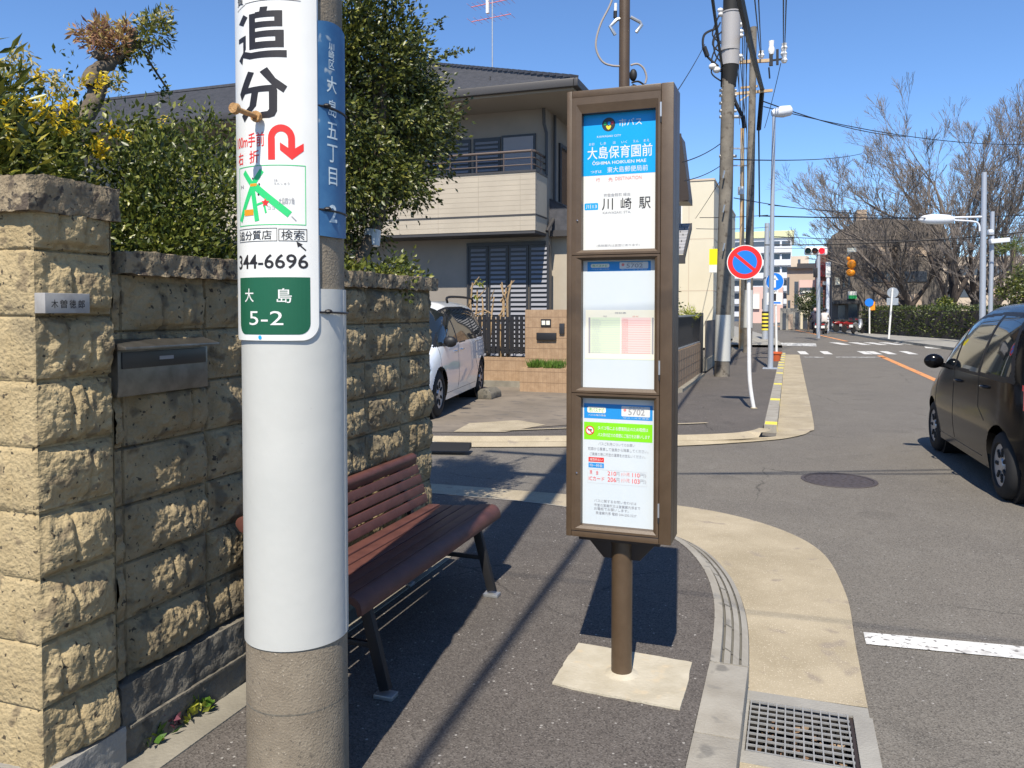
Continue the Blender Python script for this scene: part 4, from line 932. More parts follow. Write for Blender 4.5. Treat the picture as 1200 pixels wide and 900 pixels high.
# clipped hedge
hd = thing('clipped_bush', 'broad small-leaved green bush behind the wall between the pillar and the utility pole', 'bush', (-3.0, 2.75, 0))
b_ = MB(); limbs(b_, (0, 0, .1), [(.2, .2, 1.9), (-.2, -.2, 2.0), (0, .5, 2.0), (.1, -.5, 1.8)], .05, .012, 6); b_.build('stem', M['bark'], hd, smooth=60)
cs = np.concatenate([ell(150, (.12, -.05, 1.85), (.55, .72, .50), 9, .35), ell(60, (.2, .5, 1.95), (.5, .55, .52), 10, .35), ell(40, (.45, -.1, 1.66), (.28, .6, .18), 12, .3)])
P1, D1 = sprig_points(cs, .15, 190, rg, outward=(0, 0, 1.3)); PP = [P1]; DD = [D1]
for a, b in [((.0, .1, 2.35), (.05, .16, 2.62)), ((.1, .2, 2.35), (.2, .3, 2.52)), ((-.1, .0, 2.35), (-.12, .02, 2.7)), ((.3, .6, 2.35), (.38, .72, 2.6)), ((.2, .4, 2.35), (.2, .4, 2.55))]:
    for k in range(42): t = rg.uniform(0, 1); p = np.array(a)*(1-t)+np.array(b)*t+rg.normal(0, .018, 3); PP.append(p[None]); DD.append((np.array(b)-np.array(a)+rg.normal(0, .2, 3))[None])
leaves('foliage', np.concatenate(PP), np.concatenate(DD), .031, LM['hedge'], hd, .5, .5, 4)
# yellow-flowering shrub
mh = thing('flowering_shrub', 'spiky shrub with yellow flower clusters rising behind the gate pillar', 'shrub', (-3.1, 2.0, 0))
b_ = MB(); limbs(b_, (0, 0, .1), [(.1, .1, 2.0), (-.3, -.2, 2.1), (-.1, .3, 2.0), (.1, -.3, 2.1)], .04, .012, 7); b_.build('stem', M['bark'], mh, smooth=60)
cs = np.concatenate([ell(130, (-.05, -.05, 2.0), (.55, .75, .42), 13, .4), ell(26, (.0, -.22, 2.28), (.35, .3, .22), 14, .3), ell(20, (-.1, .25, 2.22), (.35, .3, .16), 15, .3)])
P1, D1 = sprig_points(cs, .17, 95, rg, outward=(0, 0, 1.6)); leaves('foliage', P1, D1, .075, LM['maho'], mh, .22, .5, 5)
fc = []
for px, py in ((38, 125), (47, 127), (78, 126), (118, 90), (115, 102), (144, 161), (150, 160), (112, 170), (118, 180), (124, 184), (58, 135), (82, 122), (193, 140), (20, 103), (60, 112), (96, 98), (32, 142), (92, 143), (70, 152), (12, 122), (128, 150), (48, 92), (8, 150)):
    fc.append(tuple(np.array(AX(px, py, -2.62 if py > 115 else -2.9))-np.array((-3.1, 2.0, 0))))
for c_ in fc: P1, D1 = sprig_points([c_], .026, 34, rg); leaves('flower', P1, D1, .023, LM['flower'], mh, .45, .7, 6)
fc = [tuple(np.array(AX(px, py, -3.0))-np.array((-3.1, 2.0, 0))) for px, py in ((20, 85), (30, 97), (15, 75), (44, 88), (68, 104), (72, 98), (88, 108), (135, 96), (140, 102), (27, 62), (60, 85), (5, 90))]
for c_ in fc: P1, D1 = sprig_points([c_], .05, 34, rg); leaves('bud_tuft', P1, D1, .034, LM['palefl'], mh, .3, .7, 7)
# pruned pollard stem
pt = thing('pruned_tree', 'twisted pruned tree stem with rusty and yellow tufts standing above the shrubs', 'tree', (-3.35, 2.55, 0))
XP = -3.35
def pl(px, py, dx=0): q = AX(px, py, XP+dx); return tuple(q-Vector((-3.35, 2.55, 0)))
b_ = MB(); t0 = spline([(0, .06, 0), (0, .02, 1.5), pl(110, 118), pl(105, 98), pl(112, 84), pl(128, 75), pl(140, 66), pl(150, 54), pl(157, 36)], 6)
rr = [lerp(.046, .040, k/24) if k < 24 else lerp(.038, .026, (k-24)/24)*(1+.10*math.sin(k*1.7))*(.78 if 30 < k < 40 else 1) for k in range(len(t0))]; b_.tube(t0, rr, 12, 0)
b_.tube([pl(128, 75), pl(112, 81), pl(105, 80)], [.026, .02, .004], 8); b_.tube([pl(130, 72), pl(118, 66), pl(111, 63)], [.03, .026, .022], 8); b_.tube([pl(150, 54), pl(163, 52), pl(172, 48)], [.03, .02, .012], 8); b_.tube([pl(118, 100), pl(126, 96)], [.03, .028], 8)
for p, q in ((pl(165, 56), pl(180, 80)), (pl(180, 80), pl(196, 104)), (pl(170, 60), pl(178, 66))): b_.tube([p, q], .006, 5)
b_.build('trunk', M['bark'], pt, smooth=60)
cs = [pl(px, py, rg.uniform(-.08, .08)) for px, py in ((105, 40), (112, 36), (118, 46), (124, 38), (130, 46), (136, 40), (126, 55), (134, 58), (142, 50), (140, 36), (112, 48), (146, 44), (120, 57))]
P1, D1 = sprig_points(cs, .07, 75, rg, outward=pl(140, 62)); leaves('rusty_tuft', P1, D1, .042, LM['rusty'], pt, .3, .5, 9)
cs = [pl(px, py, rg.uniform(-.06, .06)) for px, py in ((165, 28), (172, 34), (180, 26), (188, 22), (194, 28), (186, 36), (176, 42), (168, 44), (186, 48), (178, 52), (192, 42), (160, 60), (155, 62))]
P1, D1 = sprig_points(cs, .06, 55, rg, outward=pl(165, 50)); leaves('green_tuft', P1, D1, .04, LM['maho'], pt, .3, .5, 10)
cs = [pl(px, py) for px, py in ((190, 18), (197, 17), (186, 22), (150, 28), (131, 30), (165, 24), (142, 30))]
for c_ in cs: P1, D1 = sprig_points([c_], .03, 30, rg); leaves('pale_tuft', P1, D1, .03, LM['palefl'], pt, .35, .6, 11)
for a, b in ((pl(165, 58), pl(200, 110)), (pl(196, 104), pl(190, 112)), (pl(138, 72), pl(146, 82))):
    P_, D_ = [], []
    for k in range(45): t = rg.uniform(0, 1); P_.append(np.array(a)*(1-t)+np.array(b)*t+rg.normal(0, .012, 3)); D_.append(rg.normal(0, 1, 3)+np.array((0, .5, 0)))
    leaves('sprig', P_, D_, .032, LM['hedge'], pt, .5, .4, 12)

# ================================================================== THE HOUSE
hs = thing('house', 'large two-storey beige house with a grey hipped roof and a tiled balcony', 'house', (-5.0, 16.45, 0))
def pick(p): return (p[0]+4.83, p[1]-16, p[2])
EZ = 5.90
b_ = MB(); b_.box(-23, 0, 0, 11, -.1, EZ-.05); b_.build('wall', M['wallgrey'], hs, clean=False)
# balcony block
b_ = MB(); x0, x1, y0 = -10.2, .03, -.82
b_.box(x0, x1, y0, -.002, 3.16, 4.36)
bal = b_.build('balcony', M['siding'], hs, clean=False)
b_ = MB()
for k in range(1, 12): z = 3.16+.105*k; b_.box(x0-.001, x1+.0015, y0-.0015, y0+.1, z-.004, z+.004)
for k in range(11): x = x1-.33-.93*k; b_.box(x-.004, x+.004, y0-.002, y0+.1, 3.16, 4.355)
b_.build('tile_joint', M['sidline'], bal, clean=False)
b_ = MB(); b_.box(x0-.01, x1+.012, y0-.012, 0, 3.47, 3.50); b_.box(x0-.012, x1+.014, y0-.016, -.003, 4.358, 4.40); b_.box(x0, x1-.01, y0+.01, -.01, 3.10, 3.159); build_each(b_, 'trim', M['fascia'], bal, clean=False)
b_ = MB()
for z in (4.80, ): b_.tube([(x0, y0+.05, z), (x1-.1, y0+.05, z), (x1-.05, y0+.1, z), (x1-.05, 0, z)], .028, 8)
for z in (4.66, 4.52): b_.tube([(x0, y0+.05, z), (x1-.1, y0+.05, z), (x1-.05, y0+.1, z), (x1-.05, 0, z)], .014, 6)
for k in range(14):
    x = x1-.1-.42*k*1.45; 
    if x > x0: b_.tube([(x, y0+.05, 4.39), (x, y0+.05, 4.80)], .016, 6)
b_.tube([(x1-.05, -.3, 4.39), (x1-.05, -.3, 4.8)], .016, 6)
b_.build('railing', M['rail'], bal, smooth=40)
# upper windows
def win(x0, x1, z0, z1, y=-.002, mat='louvre', slats=True, name='window', frame='winframe', step=.1):
    b = MB(); b.box(x0, x1, y-.03, y+.02, z0, z1); f_ = b.build(name, M[frame], hs, clean=False)
    b = MB()
    if slats:
        z = z0+.06
        while z < z1-.06: b.prism([(x0+.05, y-.031, z), (x0+.05, y-.055, z), (x0+.05, y-.031, z+step*.55)], (x1-x0-.1, 0, 0)); z += step
        b.build('louvre', M[mat], f_, clean=False)
    else:
        b.box(x0+.05, x1-.05, y-.04, y-.0301, z0+.05, z1-.05); b.build('pane', M[mat], f_, clean=False)
    return f_
win(-1.0, -.22, 3.6, 5.32, mat='shutter', slats=False)
for x in (-1.36, -2.06, -2.76, -3.46): win(x-.3, x+.33, 3.6, 5.30)
# ground floor shutters
for k in range(4): win(-1.77+.47*k, -1.32+.47*k, .35, 2.92, y=-.004)
b_ = MB(); b_.box(-1.82, .005, -.06, .01, 2.922, 3.0); b_.box(-1.82, -1.774, -.05, .01, .3, 2.92); b_.build('window_surround', M['winframe'], hs, clean=False)
# east wall windows
for y0_, y1_, z0_, z1_ in ((1.0, 2.4, 3.7, 5.3), (3.4, 4.6, 4.2, 5.2)):
    b_ = MB(); b_.box(-.02, .05, y0_, y1_, z0_, z1_); f_ = b_.build('window', M['winframe'], hs, clean=False)
    b_ = MB(); b_.box(.0501, .056, y0_+.08, y1_-.08, z0_+.08, z1_-.08); b_.build('pane', M['glass'], f_, clean=False)
# roof: hipped
ov = .95; H = 2.65; W_ = 5.9
xr, xl, yf, ybk = ov, -23-ov, -1.22, 11+ov
k = 6.05
r0, r1 = (xr-k, yf+k), (xl+k, yf+k)
b_ = MB(); ez = EZ+.12
v = [(xr, yf, ez), (xl, yf, ez), (xl, ybk, ez), (xr, ybk, ez), (r0[0], r0[1], ez+H), (r1[0], r1[1], ez+H), (r1[0], ybk-k, ez+H), (r0[0], ybk-k, ez+H)]
b_.add(v, [(0, 4, 5, 1), (0, 3, 7, 4), (1, 5, 6, 2), (2, 6, 7, 3), (4, 7, 6, 5), (0, 1, 2, 3)])
# shingle courses as shallow steps
n_ = 26
for q in range(n_):
    t0_, t1_ = q/n_, (q+1)/n_
    def rim(t, up): return [(lerp(xr, r0[0], t), lerp(yf, r0[1], t), lerp(ez, ez+H, t)+up), (lerp(xl, r1[0], t), lerp(yf, r1[1], t), lerp(ez, ez+H, t)+up)]
    a, d = rim(t0_, .035), rim(t1_, .008)
    b_.add([a[0], a[1], d[1], d[0]], [(0, 1, 2, 3)]); lo_ = rim(t0_, -.01); b_.add([lo_[0], lo_[1], a[1], a[0]], [(0, 1, 2, 3)])
    def rim2(t, up): return [(lerp(xr, r0[0], t), lerp(yf, r0[1], t), lerp(ez, ez+H, t)+up), (lerp(xr, r0[0], t), lerp(ybk, ybk-k, t), lerp(ez, ez+H, t)+up)]
    a, d = rim2(t0_, .035), rim2(t1_, .008); b_.add([a[0], a[1], d[1], d[0]], [(0, 1, 2, 3)])
rf = b_.build('roof', M['rooft'], hs, clean=False)
b_ = MB(); p0, p1 = Vector((xr, yf, ez+.05)), Vector((r0[0], r0[1], ez+H+.05))
for q in range(30): a = p0.lerp(p1, q/30); c = p0.lerp(p1, (q+.9)/30); b_.obox(a+Vector((0, 0, .03)), c+Vector((0, 0, 0)), .2, .05)
b_.obox(p0-Vector((0, 0, .03)), p1-Vector((0, 0, .03)), .16, .1); b_.obox((r0[0], r0[1], ez+H+.04), (r1[0], r1[1], ez+H+.04), .2, .08)
b_.build('ridge_tile', M['rooft'], rf, clean=False)
b_ = MB(); 
for x in (-1.2, -2.1, -3.0, -4.0, -5): b_.box(x-.015, x+.015, yf+1.0, yf+1.03, ez+.44, ez+.56)
build_each(b_, 'snow_guard', M['fascia'], rf, clean=False)
b_ = MB(); b_.box(xl-.03, xr+.04, yf-.10, yf+.01, ez-.14, ez+.02); b_.box(xr-.01, xr+.10, yf-.10, ybk, ez-.14, ez+.019); b_.build('eaves_gutter', M['fascia'], hs, bevel=.02)
b_ = MB(); b_.box(xl, xr-.02, yf+.02, ybk, EZ-.06, EZ-.01); b_.build('soffit', M['soffit'], hs, clean=False)
b_ = MB(); b_.tube([(-.02, -.1, 5.82), (-.02, -.05, 5.5), (.03, -.04, 5.3), (.03, -.04, 4.4)], .035, 8); b_.tube([(.06, .5, 5.8), (.06, .5, 3.6), (.10, .2, 3.45), (.06, -.1, 3.2)], .035, 8); build_each(b_, 'downpipe', M['fascia'], hs, smooth=40)
# porch roof on the east side
b_ = MB(); b_.prism([(0, .3, 3.95), (1.25, .3, 3.28), (1.25, .3, 3.2), (0, .3, 3.2)], (0, 6, 0)); 
for q in range(8): t = q/8; b_.prism([(1.25*(1-t), .28, 3.28+.67*t+.03), (1.25*(1-t-.125), .28, 3.28+.67*(t+.125)+.005), (1.25*(1-t), .28, 3.28+.67*t)], (0, 6.04, 0))
b_.build('porch_roof', M['rooft'], hs, clean=False)
b_ = MB(); b_.box(0, 1.3, .22, .29, 3.12, 3.25); b_.box(1.255, 1.33, .22, 6.3, 3.12, 3.25); b_.build('porch_gutter', M['fascia'], hs, clean=False)
b_ = MB(); b_.box(-.001, 1.0, .5, 6.2, -.05, 3.15); b_.build('porch_wall', M['siding'], hs, clean=False)
# tv antenna
ap = AY(577, 78, 21.5)
an = thing('tv_antenna', 'tall thin TV antenna with pink elements on the grey house roof', 'antenna', (ap.x, 21.5, ap.z-.4))
b_ = MB(); b_.tube([(0, 0, 0), (0, 0, 2.6)], .022, 8); b_.build('mast', M['steel'], an)
b_ = MB()
for z, n_, dirv in ((2.2, 9, 0), (1.78, 7, .3)):
    b_.tube([(-.7, .1, z), (.6, -.1, z)], .012, 6)
    for q in range(n_): x = lerp(-.68, .58, q/(n_-1)); b_.tube([(x, .1-.15*q/n_-.35, z-.03), (x, .1-.15*q/n_+.35, z+.03)], .006, 4)
b_.build('element', M['pinkink'], an)
b_ = MB(); b_.box(-.16, -.08, -.1, 0, 1.9, 2.355); b_.build('booster_box', M['cer'], an)
# ---- brick garden wall, black railing, mailbox pier, planter
gw = thing('brick_garden_wall', 'low tan brick tiled garden wall under the black picket railing of the house', 'wall', (-5.0, 14.75, 0))
def bricks(b, x0, x1, y0, y1, z0, z1, m=0, mj=1, ch=.2):
    b.box(x0, x1, y0, y1, z0, z1, m); z = z0+ch
    while z < z1-.02: b.box(x0-.002, x1+.002, y0-.002, y1+.002, z-.006, z+.006, mj); z += ch
    x = x0+.07
    while x < x1-.02: b.box(x-.002, x+.002, y0-.001, y0+.01, z0, z1-.002, mj); x += .075
b_ = MB(); bricks(b_, -7.5, .17, -.06, .1, .12, .58); b_.build('brick_course', [M['brick'], M['brickline']], gw, clean=False)
b_ = MB(); b_.box(-7.5, .17, -.14, .1, -.05, .119); b_.build('footing', M['strip'], gw, clean=False)
pf = thing('picket_railing', 'black metal picket railing on the low brick wall before the house', 'railing', (-5.0, 14.77, .58))
b_ = MB()
for q in range(72): x = .12-.098*q; b_.box(x-.033, x+.033, -.012, .012, .07, .80)
b_.build('picket', M['black'], pf, clean=False)
b_ = MB(); 
for z in (.12, .70): b_.box(-7.3, .165, .0125, .04, z, z+.045)
for x in (.13, -2.0, -4.2, -6.4): b_.box(x-.03, x+.03, .0405, .09, 0, .78)
b_.build('rail', M['black'], pf, clean=False)
gp_ = thing('mailbox_pier', 'brick pier with a black mailbox slot, name sign and intercom beside the railing', 'gate pier', (-5.0, 14.6, 0))
b_ = MB(); bricks(b_, .18, 1.35, -.08, .28, -.02, 1.52); b_.build('brick_pier', [M['brick'], M['brickline']], gp_, clean=False)
b_ = MB(); b_.box(.42, .81, -.13, -.0805, .94, 1.08); b_.build('mail_slot', M['black'], gp_, bevel=.008)
b_ = MB(); b_.box(.50, .70, -.10, -.0805, 1.20, 1.34, 0); b_.box(.52, .59, -.104, -.1005, 1.23, 1.31, 1); b_.box(.61, .68, -.104, -.1005, 1.23, 1.31, 1); b_.build('name_sign', [M['black'], M['cream']], gp_, clean=False)
b_ = MB(); b_.box(.87, .97, -.12, -.0805, 1.06, 1.26); b_.build('intercom', M['winframe'], gp_, bevel=.008)
pb0 = thing('brick_planter', 'low brick planter box with grass tufts at the foot of the mailbox pier', 'planter', (-5.0, 14.1, 0))
b_ = MB(); bricks(b_, .28, 1.2, -.2, .40, -.02, .44); b_.build('brick_box', [M['brick'], M['brickline']], pb0, clean=False)
P_, D_ = [], []
for q in range(900): P_.append((rg.choice([rg.uniform(.42, .62), rg.uniform(.70, 1.06)]), rg.uniform(-.15, .2), .43)); D_.append((rg.normal(0, .35), rg.normal(0, .35), 1))
leaves('grass_tuft', P_, D_, .16, LM['grass'], pb0, .09, .15, 20)
for i, (px, lab) in enumerate(((551, 'bare pruned shrub with a green sprout on top, behind the white minivan'), (592, 'bare pruned shrub with pale cut stems beside the mailbox pier'), (565, 'thin dry shrub stem behind the black picket railing'))):
    g_ = AY(px, 400, 15.3); t = thing('bare_shrub', lab, 'shrub', (g_.x, 15.3, .1), 0, 'bare shrubs behind the railing'); b_ = MB(); q = random.Random(i+3)
    for s_ in range(4 if i < 2 else 2):
        h = q.uniform(1.5, 2.1)*(1.0 if i < 2 else .9); pts = [(q.uniform(-.06, .06), q.uniform(-.05, .05), 0)]
        for z in (.5, 1., 1.35, 1.7): pts.append((pts[-1][0]+q.uniform(-.07, .09), pts[-1][1]+q.uniform(-.06, .06), z*h/1.7))
        b_.tube(spline(pts, 3), [lerp(.035, .014, k/12) for k in range(13)], 6)
        for _ in range(3): z = q.uniform(.9, h); b_.tube([(pts[2][0], pts[2][1], z), (pts[2][0]+q.uniform(-.2, .2), pts[2][1]+q.uniform(-.1, .1), z+q.uniform(.05, .25))], [.016, .008], 5)
    b_.build('stem', M['dead'], t, smooth=50)
    if i == 0:
        P1, D1 = sprig_points([(.25, 0, 1.95), (.2, 0, 2.0), (.1, 0, 1.7)], .07, 25, rg); leaves('sprout', P1, D1, .06, LM['sprout'], t, .5, .5, 30)
ws = thing('wheel_stop', 'rounded dark concrete wheel stop behind the minivan rear wheel', 'wheel stop', tuple(G(574, 466, .006)))
b_ = MB(); pts = [(-.16, 0), (-.15, .1), (-.08, .17), (.04, .17), (.12, .1), (.13, 0)]; b_.prism([(x, -.25, z) for x, z in pts], (0, .5, 0)); b_.build('block', M['plinth'], ws, bevel=.02)
dg_ = G(520, 524, -.03); dp = thing('kerb_ramp', 'dark rubber kerb ramp lying at the yard edge by the wall corner', 'kerb ramp', (dg_.x, dg_.y, -.05), R(14))
b_ = MB(); b_.prism([(-1.0, -.13, 0), (-1.0, .12, 0), (-1.0, .12, .06), (-1.0, .05, .06)], (1.3, 0, 0)); b_.build('ramp', M['rubber'], dp, bevel=.01)

# ================================================================== CARS
def car(name, label, loc, rz, L, Wd, H, zt, belt, wheels, wr, wins, env, paint, wsx, rearx, step, zsill=.2, mirror=None, handles=(), shear=.1, tailp=None, headp=None, seams=(), roofrail=None, rimstyle='cover', group=None, rub=None):
    t = thing(name, label, 'car', loc, rz, group); hl = L/2
    X = np.array([p[0] for p in zt]); Z = np.array([p[1] for p in zt])
    nx = int(L/step); u = np.linspace(-1, 1, nx+1); xs = hl*np.sign(u)*(1-(1-np.abs(u))**1.0); 
    e1 = hl-np.append(np.geomspace(.12, 1e-5, 26), 0); xs = np.concatenate([-e1[::-1], xs[np.abs(xs) < hl-.12], e1])
    ztop = np.interp(xs, X, Z); kk = max(1, int(.12/step)); pad = np.pad(ztop, kk, mode='edge'); ztop = np.convolve(pad, np.ones(2*kk+1)/(2*kk+1), 'valid')
    plan = (1-np.abs(xs/hl)**9).clip(1e-6)**(1/2.6)
    plan[0] = plan[-1] = 0; hw = Wd/2*plan
    phi = np.linspace(0, math.pi/2, 500); nexp = 5.5
    def tum(z): s_ = np.clip((z-belt)/(H-belt), 0, 1); return 1-.17*s_**1.15-.05*np.clip((.55-z)/.35, 0, 1)**1.6-.012*np.clip((z-.55)/(belt-.55), 0, 1)
    nv = int((H-zsill+Wd/2)/step); V = np.zeros((len(xs), nv+1, 3))
    for i, x in enumerate(xs):
        zz_ = zsill+(ztop[i]-zsill)*np.sin(phi)**(2/nexp); yy = hw[i]*np.cos(phi)**(2/nexp)*tum(zz_)
        zz_ = zz_+.035*(1-(yy/(Wd/2))**2)*(zz_ > belt)*0
        s_ = np.concatenate([[0], np.cumsum(np.hypot(np.diff(yy), np.diff(zz_)))]); q = np.linspace(0, s_[-1], nv+1)
        V[i, :, 1] = np.interp(q, s_, yy); V[i, :, 2] = np.interp(q, s_, zz_); V[i, :, 0] = x
    # lean of the tail and of the nose
    zc_ = np.clip(V[:, :, 2]-.85, 0, 1); V[:, :, 0] += shear*zc_*np.clip((-V[:, :, 0]/hl-.5)*2, 0, 1)
    a_, b2_ = len(xs), nv+1
    def inpoly(x, z, P):
        r = np.zeros(x.shape, bool); j = len(P)-1
        for i in range(len(P)):
            (xi, zi), (xj, zj) = P[i], P[j]
            r ^= ((zi > z) != (zj > z)) & (x < (xj-xi)*(z-zi)/(zj-zi+1e-12)+xi); j = i
        return r
    Cx = (V[:-1, :-1]+V[1:, :-1]+V[:-1, 1:]+V[1:, 1:])/4; cx, cy, cz = Cx[..., 0], Cx[..., 1], Cx[..., 2]
    side = cy > .42*Wd*.8
    kind = np.zeros(cx.shape, int)
    kind[inpoly(cx, cz, env) & side] = 1
    for k, P in enumerate(wins): kind[inpoly(cx, cz, P) & side] = 10+k
    locw = Wd/2*tum(cz)
    fr_ = (cx > wsx[0]) & (cx < wsx[1]) & (cz > belt+.02) & (cz < H-.045) & (cy < locw*.86); kind[fr_] = 8
    re_ = (cx < rearx[0]) & (cz > rearx[1]) & (cz < rearx[2]) & (cy < Wd/2*.80*tum(cz)); kind[re_] = 9
    for wx in wheels: kind[((cx-wx)**2+(cz-wr)**2 < (wr*1.16)**2) & (cy > .55*Wd/2)] = -1
    if tailp: kind[inpoly(cy, cz, tailp) & (cx < -hl+.32)] = 6
    if headp: kind[inpoly(cx, cz, headp) & (cy > .25*Wd)] = 7
    idx = np.arange(a_*b2_).reshape(a_, b2_); F = np.stack([idx[:-1, :-1], idx[1:, :-1], idx[1:, 1:], idx[:-1, 1:]], -1)
    def part(kinds, nm, mats, mi=None, sides=(1, -1), parent=t):
        sel = np.isin(kind, kinds); Fs = F[sel]; ms = kind[sel]
        if not len(Fs): return None
        VV, FF, MM = [], [], []; o = 0
        used = np.unique(Fs); remap = -np.ones(a_*b2_, int); remap[used] = np.arange(len(used))
        for s_ in sides:
            q = V.reshape(-1, 3)[used].copy(); q[:, 1] *= s_; VV.append(q); f = remap[Fs]+o; FF.append(f if s_ > 0 else f[:, ::-1]); MM.append((ms == 1).astype(int)); o += len(used)
        me = bpy.data.meshes.new(nm); me.from_pydata(np.concatenate(VV).tolist(), [], np.concatenate(FF).tolist())
        for m in mats: me.materials.append(m)
        if len(mats) > 1: me.polygons.foreach_set('material_index', np.concatenate(MM))
        me.polygons.foreach_set('use_smooth', [True]*len(me.polygons))
        bm = bmesh.new(); bm.from_mesh(me); bmesh.ops.remove_doubles(bm, verts=bm.verts, dist=.0006); bmesh.ops.recalc_face_normals(bm, faces=bm.faces); bm.to_mesh(me); bm.free()
        ob = bpy.data.objects.new(nm, me); C.objects.link(ob); ob.parent = parent; return ob
    body = part([0, 1], 'body', [paint, M['trim']])
    for k in range(len(wins)):
        for s_ in (1, -1): part([10+k], 'window', [M['carglass']], sides=(s_,))
    part([8], 'windscreen', [M['carglass']]); part([9], 'rear_window', [M['carglass']])
    for s_ in (1, -1): part([6], 'tail_lamp', [M['tail']], sides=(s_,)); part([7], 'headlight', [M['headl']], sides=(s_,))
    # surface position from the side view
    def ysurf(x, z):
        i = int(np.abs(xs-x).argmin()); c = V[i]; k = int(np.abs(c[:, 2]-z).argmin()); return c[k, 1]
    def ribbon(b, pts, w_, off, s_, m=0):
        q = []
        for i in range(len(pts)-1):
            n = max(1, int(math.dist(pts[i], pts[i+1])/.04))
            q += [(lerp(pts[i][0], pts[i+1][0], k/n), lerp(pts[i][1], pts[i+1][1], k/n)) for k in range(n)]
        q.append(pts[-1]); b.tube([(x, s_*(ysurf(x, z)+off), z) for x, z in q], w_/2, 5, m)
    b = MB()
    for s_ in (1, -1):
        for sm in seams: ribbon(b, sm, .008, -.001, s_)
        if rub: 
            for sm in rub: ribbon(b, sm, .012, .0, s_)
    if b.v: b.build('door_seam', M['trim'], body)
    b = MB(); b.box(-hl+.5, hl-.5, -Wd/2*.70, Wd/2*.70, .2, .42); b.build('underbody', M['trim'], t)
    for wx in wheels:
        for s_ in (1, -1):
            b = MB(); yo = s_*(Wd/2-.035); yi = s_*(Wd/2-.21)
            prof = [(wr*.60, .09), (wr*.62, 0), (wr*.66, -.012), (wr*.9, -.002), (wr*.97, .02), (wr, .05), (wr, .15), (wr*.95, .19), (wr*.6, .2)]
            b.lathe([(r, -s_*(h-.0)) for r, h in prof], (0, 0, 0), 36, 'y')
            ty = b.build('wheel', M['tyre'], t, smooth=40); ty.location = (wx, yo, wr)
            b = MB(); b.lathe([(0, -s_*.006), (wr*.16, -s_*.004), (wr*.2, -s_*.018), (wr*.5, -s_*.012), (wr*.6, -s_*.005), (wr*.655, -s_*.004), (wr*.66, -s_*.03), (wr*.6, -s_*.045)], (0, 0, 0), 36, 'y', 0)
            nsp = 7
            for k in range(nsp):
                a = 2*math.pi*k/nsp
                for rr_ in (.30, .38, .46): b.sph((wr*rr_*math.cos(a), -s_*.008, wr*rr_*math.sin(a)), (wr*.06, .012, wr*.06), 8, 5, 1)
            b.build('rim', [M['rim'], M['trim']], ty, smooth=40)
            b = MB(); b.lathe([(wr*1.16, 0), (wr*1.16, -s_*.3)], (wx, s_*(min(ysurf(wx+wr*1.2, wr*1.2), ysurf(wx-wr*1.2, wr*1.2))-.02), wr), 48, 'y'); b.build('wheel_arch', M['trim'], t, clean=False)
    if mirror:
        for s_ in (1, -1):
            x, z = mirror; y = ysurf(x, z); b = MB(); b.sph((x-.0, s_*(y+.105), z+.03), (.06, .10, .08), 16, 10); b.obox((x, s_*(y-.03), z-.02), (x, s_*(y+.09), z), .05, .05); b.build('mirror', paint if rimstyle == 'cover' else M['trim'], t, smooth=60)
    for hx, hz in handles:
        for s_ in (1, -1):
            y = ysurf(hx, hz); b = MB(); b.tube(spline([(hx-.09, s_*(y-.005), hz), (hx-.05, s_*(y+.025), hz), (hx+.05, s_*(y+.025), hz), (hx+.09, s_*(y-.005), hz)], 5), .013, 8); b.build('door_handle', M['chrome'] if rimstyle != 'cover' else paint, t, smooth=50)
    if roofrail:
        for s_ in (1, -1):
            b = MB(); x0, x1 = roofrail; b.tube(spline([(x0, s_*Wd*.36, H-.04), (x0+.1, s_*Wd*.36, H+.05), (x1-.1, s_*Wd*.36, H+.05), (x1, s_*Wd*.36, H-.04)], 5), .02, 8); b.build('roof_rail', M['trim'], t, smooth=50)
    return t
# black compact in the road
pB = (1.63, 9.0)
hdg = R(90)+R(3.0)
car('black_car', 'black compact minivan driving away along the grey road', (1.6+.825, 8.98, RZ), hdg, 3.78, 1.66, 1.69,
    [(-1.89, 1.56), (-1.80, 1.62), (-1.4, 1.68), (-.6, 1.69), (.05, 1.67), (.35, 1.59), (.6, 1.47), (.98, 1.17), (1.18, 1.01), (1.45, .93), (1.75, .80), (1.89, .62)],
    1.0, (-1.24, 1.22), .29,
    [[(.30, 1.03), (1.0, 1.03), (.74, 1.23), (.50, 1.43), (.30, 1.50)], [(-.58, 1.03), (.22, 1.03), (.22, 1.51), (-.58, 1.56)], [(-1.42, 1.05), (-.66, 1.04), (-.66, 1.555), (-1.18, 1.54)]],
    [(-1.50, 1.0), (1.12, 1.0), (.78, 1.25), (.50, 1.48), (.2, 1.55), (-.62, 1.59), (-1.22, 1.58)],
    M['carblack'], (.34, 1.12), (-1.5, 1.06, 1.52), .014, mirror=(.80, 1.02), handles=((.05, .90), (-.85, .92)), shear=.16,
    tailp=[(.55, .80), (.74, .80), (.74, 1.0), (.57, 1.0)], headp=[(1.35, .66), (1.9, .62), (1.78, .80), (1.42, .88)],
    seams=([(1.0, 1.0), (1.02, .62), (.86, .36), (.86, .26)], [(.26, 1.46), (.25, 1.0), (.24, .3)], [(-.62, 1.5), (-.64, 1.0), (-.66, .72), (-.86, .62)], [(.9, .28), (-.72, .28)]))
